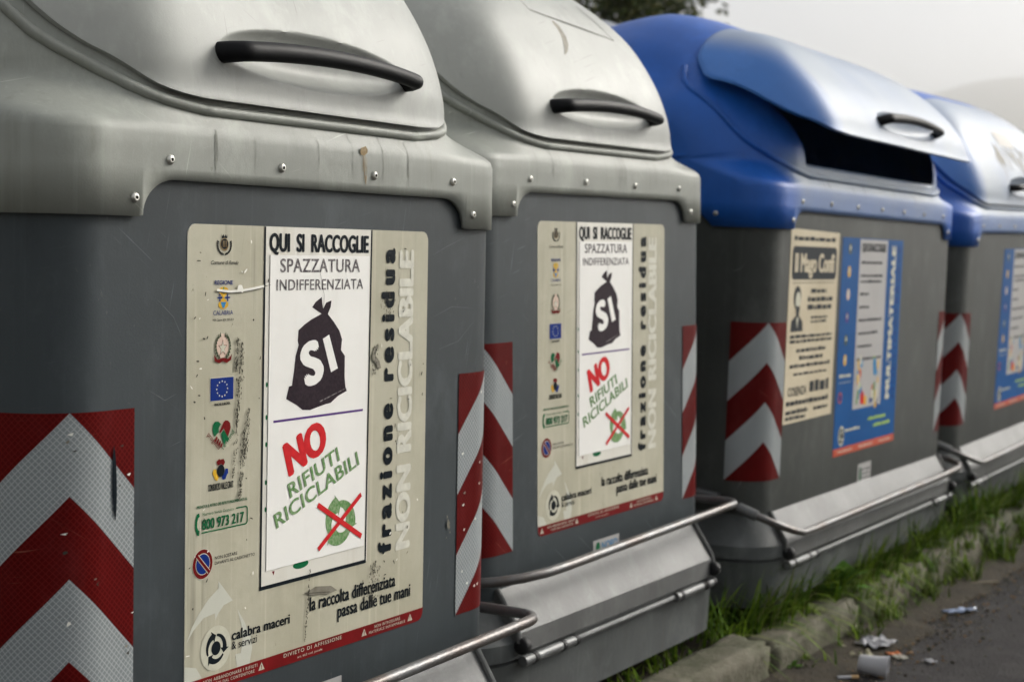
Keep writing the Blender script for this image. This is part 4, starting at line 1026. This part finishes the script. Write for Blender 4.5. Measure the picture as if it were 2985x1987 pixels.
# gravel crumbs
M['filter'] = mk('filter', (.22, .13, .06), .8)
R = random.Random(5); g = MB()
def crumb(b, x, y, z, r, mat, R):
    vs = []
    for d in ((1, 0, 0), (-1, 0, 0), (0, 1, 0), (0, -1, 0), (0, 0, 1), (0, 0, -1)): vs.append((x+d[0]*r*R.uniform(.6, 1.2), y+d[1]*r*R.uniform(.6, 1.2), z+d[2]*r*R.uniform(.4, .8)))
    b.add(vs, [(0, 2, 4), (2, 1, 4), (1, 3, 4), (3, 0, 4), (2, 0, 5), (1, 2, 5), (3, 1, 5), (0, 3, 5)], mat)
for i in range(5200):
    x = R.uniform(4.4, 9); y = 1.91-abs(R.gauss(0, .16)); crumb(g, x, y, -.055+.012*max(0, 1-(1.93-y)/.15), R.choice((.6, 1, 1, 1.6))*R.uniform(.002, .006), R.choice(('gravel', 'gravel', 'stone', 'soil', 'filter')), R)
tag(obj('gravel', g.build(smooth=False)), 'loose grit and crumbs at the foot of the kerb', 'gravel', kind='stuff')

# ------------------------------------------------------------------ litter
M['cup'] = mk('cup', (.42, .42, .44), .35, nscale=10, namt=.05)
M['paper'] = mk('paper', (.34, .33, .28), .7, nscale=12, namt=.15)
M['paper_b'] = mk('paper_b', (.30, .28, .19), .7, nscale=12, namt=.15)
M['paper_c'] = mk('paper_c', (.36, .36, .38), .6, nscale=12, namt=.12)
M['orange'] = mk('orange', (.55, .16, .05), .6)
M['tan'] = mk('tan', (.45, .30, .15), .8)
M['film'] = mk('film', (.35, .42, .58), .25, nscale=20, namt=.3)
M['stick'] = mk('stick', (.20, .17, .12), .8)
RD = -.058
def cup():
    b = MB(); prof = [(.023, 0), (.0245, .003), (.0265, .02), (.0275, .04), (.030, .060), (.0335, .080), (.0350, .0805), (.0353, .083), (.0335, .0835)]
    ins = [(.0325, .0830), (.0290, .060), (.0255, .02), (.0225, .004), (.0005, .004)]
    rows = [[(r*(1+.012*(k % 2)*(h < .07))*cos(t), h, r*(1+.012*(k % 2)*(h < .07))*sin(t)) for k, t in enumerate([2*pi*k/32 for k in range(32)])] for r, h in [(.0005, .0)]+prof+ins]
    b.grid(rows, 'cup', closed=True); return b.build(angle=50)
c = obj('plastic_cup', cup()); c.scale = (1.12,)*3
c.location = (5.045, 1.735, RD+.036); c.rotation_euler = (radians(-6), radians(10), radians(190)); tag(c, 'white plastic cup lying on its side on the asphalt', 'cup')
def crumple(name, label, cat, x, y, sx, sy, rz, mat, seed, amp=.012, z=RD, mat2=None, poly=None, group=None):
    b = MB(); n = 10; rows = []; R = random.Random(seed)
    for j in range(n+1):
        row = []
        for i in range(n+1):
            u, v = i/n-.5, j/n-.5; k = 1-.25*mnoise.noise((u*3+seed, v*3, 0)); a = atan2(v, u); rr = .5/max(abs(cos(a)), abs(sin(a)), .01) if (u or v) else 1
            edge = .82+.25*mnoise.noise((cos(a)*2+seed, sin(a)*2, 5))
            row.append((u*sx*edge, v*sy*edge, .004+amp*abs(mnoise.noise((u*4+seed*3, v*4, 2)))*.9+amp*.5*mnoise.noise((u*9+seed, v*9, 7))**2))
        rows.append(row)
    b.grid(rows, mat)
    if mat2: 
        for k, f in enumerate(b.f):
            if (k % n) > n*.55: b.mi[k] = b.m(mat2)
        b.m(mat2)
    o = obj(name, b.build(angle=25)); md = o.modifiers.new('t', 'SOLIDIFY'); md.thickness = .0008
    o.location = (x, y, z); o.rotation_euler = (0, 0, rz); tag(o, label, cat, group); return o
crumple('paper_scrap', 'yellowish crumpled paper behind the plastic cup', 'litter', 5.31, 1.845, .22, .13, .5, 'paper_b', 1, .03)
crumple('paper_scrap', 'whitish crumpled wrapper lying on the yellowish paper', 'litter', 5.42, 1.80, .17, .12, -.3, 'paper_c', 2, .035, RD+.012)
crumple('cigarette_packet', 'flattened white and orange packet beside the crumpled papers', 'litter', 5.33, 1.70, .12, .05, .7, 'paper', 3, .012, RD, 'orange')
crumple('paper_scrap', 'small white paper scrap alone on the asphalt right of the cup', 'litter', 5.314, 1.583, .055, .035, .8, 'paper_c', 4, .012)
crumple('plastic_film', 'bluish scrap of plastic film on the asphalt', 'litter', 6.149, 1.72, .17, .06, -.7, 'film', 5, .02)
crumple('paper_scrap', 'torn whitish paper at the foot of the first full kerb stone', 'litter', 4.78, 1.925-.03, .08, .06, .2, 'paper_c', 6, .02)
crumple('paper_scrap', 'pinkish torn card at the foot of the second kerb stone', 'litter', 4.84, 1.88, .08, .05, 1.2, 'paper', 7, .02)
def stub(name, label, x, y, rz, L_, r, m1, m2, cat):
    b = MB(); b.tube([(0, 0, 0), (L_*.65, 0, 0)], r, m1, 10); b.tube([(L_*.65, 0, 0), (L_, 0, 0)], r*1.01, m2, 10); o = obj(name, b.build(angle=50)); o.location = (x, y, RD+r+.003); o.rotation_euler = (0, 0, rz); tag(o, label, cat)
stub('cigarette_butt', 'cigarette butt with tan filter left of the plastic cup', 4.93, 1.765, -.9, .07, .006, 'paper_c', 'tan', 'litter')
stub('stick', 'pale flat stick lying near the grass at the edge of the asphalt', 6.66, 1.85, -.75, .16, .006, 'stick', 'stick', 'stick')
stub('straw', 'short whitish straw fragment leaning in the grass by the road', 6.49, 1.905, .4, .08, .005, 'paper_c', 'paper_c', 'litter')
R = random.Random(77)
for i in range(14):
    crumple('leaf_scrap', 'small dry scrap scattered on the asphalt by the kerb', 'litter', R.uniform(5.3, 7.6), R.uniform(1.55, 1.90), R.uniform(.02, .04), R.uniform(.012, .03), R.uniform(0, 3), R.choice(('gravel', 'paper_b', 'filter')), 20+i, .01, RD, group='small dry scraps on the road')

# ------------------------------------------------------------------ tree and hills behind
M['bark'] = mk('bark', (.09, .07, .05), .9, nscale=10, namt=.4, bump=.5, bscale=30)
for nm, c, c2 in (('leaf_a', (.035, .055, .008), (.07, .09, .014)), ('leaf_b', (.02, .035, .006), (.035, .055, .01)), ('leaf_c', (.12, .13, .03), (.16, .15, .05))): M[nm] = mk(nm, c, .5, col2=c2, nscale=3)
def tree(x, y, h, cz, rad, seed, label):
    R = random.Random(seed); t = thing('tree', label, 'tree', (x, y, -.08)); b = MB()
    b.tube([(0, 0, 0), (.05, .02, h*.25), (-.05, .05, h*.5), (.05, 0, h*.8)], [.20, .16, .12, .04], 'bark', 12)
    cl = []
    for i in range(46):
        a = R.uniform(0, 2*pi); e = R.uniform(-.9, 1.3); r = rad*R.uniform(.35, 1.0); p = Vector((cos(a)*cos(e)*r, sin(a)*cos(e)*r, cz+sin(e)*r*.8)); cl.append(p)
        s = Vector((0, 0, R.uniform(.3, .7)*h)); b.tube([s, (s+p)/2+Vector((0, 0, .15)), p], [.05, .03, .008], 'bark', 5, False)
    obj('trunk', b.build(), t); g = MB()
    for p in cl:
        for _ in range(330):
            q = p+Vector((R.gauss(0, .30), R.gauss(0, .30), R.gauss(0, .22)))*(rad/2.2); d = Vector((R.gauss(0, 1), R.gauss(0, 1), R.gauss(0, .6))).normalized(); n = d.cross(Vector((R.gauss(0, 1), R.gauss(0, 1), R.gauss(0, 1)))).normalized(); L_ = R.uniform(.04, .08); w = L_*.42
            g.add([q-d*L_, q+n*w, q+d*L_, q-n*w], [(0, 1, 2, 3)], R.choice(('leaf_a', 'leaf_a', 'leaf_b', 'leaf_c')))
    me = bpy.data.meshes.new('crown'); me.from_pydata(g.v, [], g.f)
    for m in g.mats: me.materials.append(m)
    me.polygons.foreach_set('material_index', g.mi); obj('crown', me, t)
tree(16.55, 9.45, 5.6, 4.42, 2.0, 3, 'dark leafy tree rising behind the second grey container')
b = MB(); rows = []
for j in range(10):
    row = []
    for i in range(120):
        a = radians(-8+50*i/119); d = 2600+j*140; hgt = (lin(math.degrees(a), [-8, 5, 14, 20, 26, 40], [330, 350, 385, 335, 240, 170])+35*mnoise.noise((a*14, 2, 1)))*sin(min(1, j/7)*pi/2)
        row.append((d*cos(a), d*sin(a), -3+hgt))
    rows.append(row)
b.grid(rows, 'hill'); tag(obj('hills', b.build()), kind='structure')
# the air between here and the hills
hz = bpy.data.materials.new('air'); hz.use_nodes = True; hz.node_tree.nodes.clear(); o_ = hz.node_tree.nodes.new('ShaderNodeOutputMaterial'); v_ = hz.node_tree.nodes.new('ShaderNodeVolumePrincipled')
v_.inputs['Anisotropy'].default_value = .9; v_.inputs['Color'].default_value = (.985, .987, .99, 1); v_.inputs['Density'].default_value = .0005; hz.node_tree.links.new(v_.outputs[0], o_.inputs['Volume'])
b = MB(); b.box((0, 0, 224), (8100, 8100, 452), hz); h_ = obj('haze', b.build(smooth=False)); tag(h_, kind='stuff')
h_['label'] = 'pale haze in the air before the distant hills'
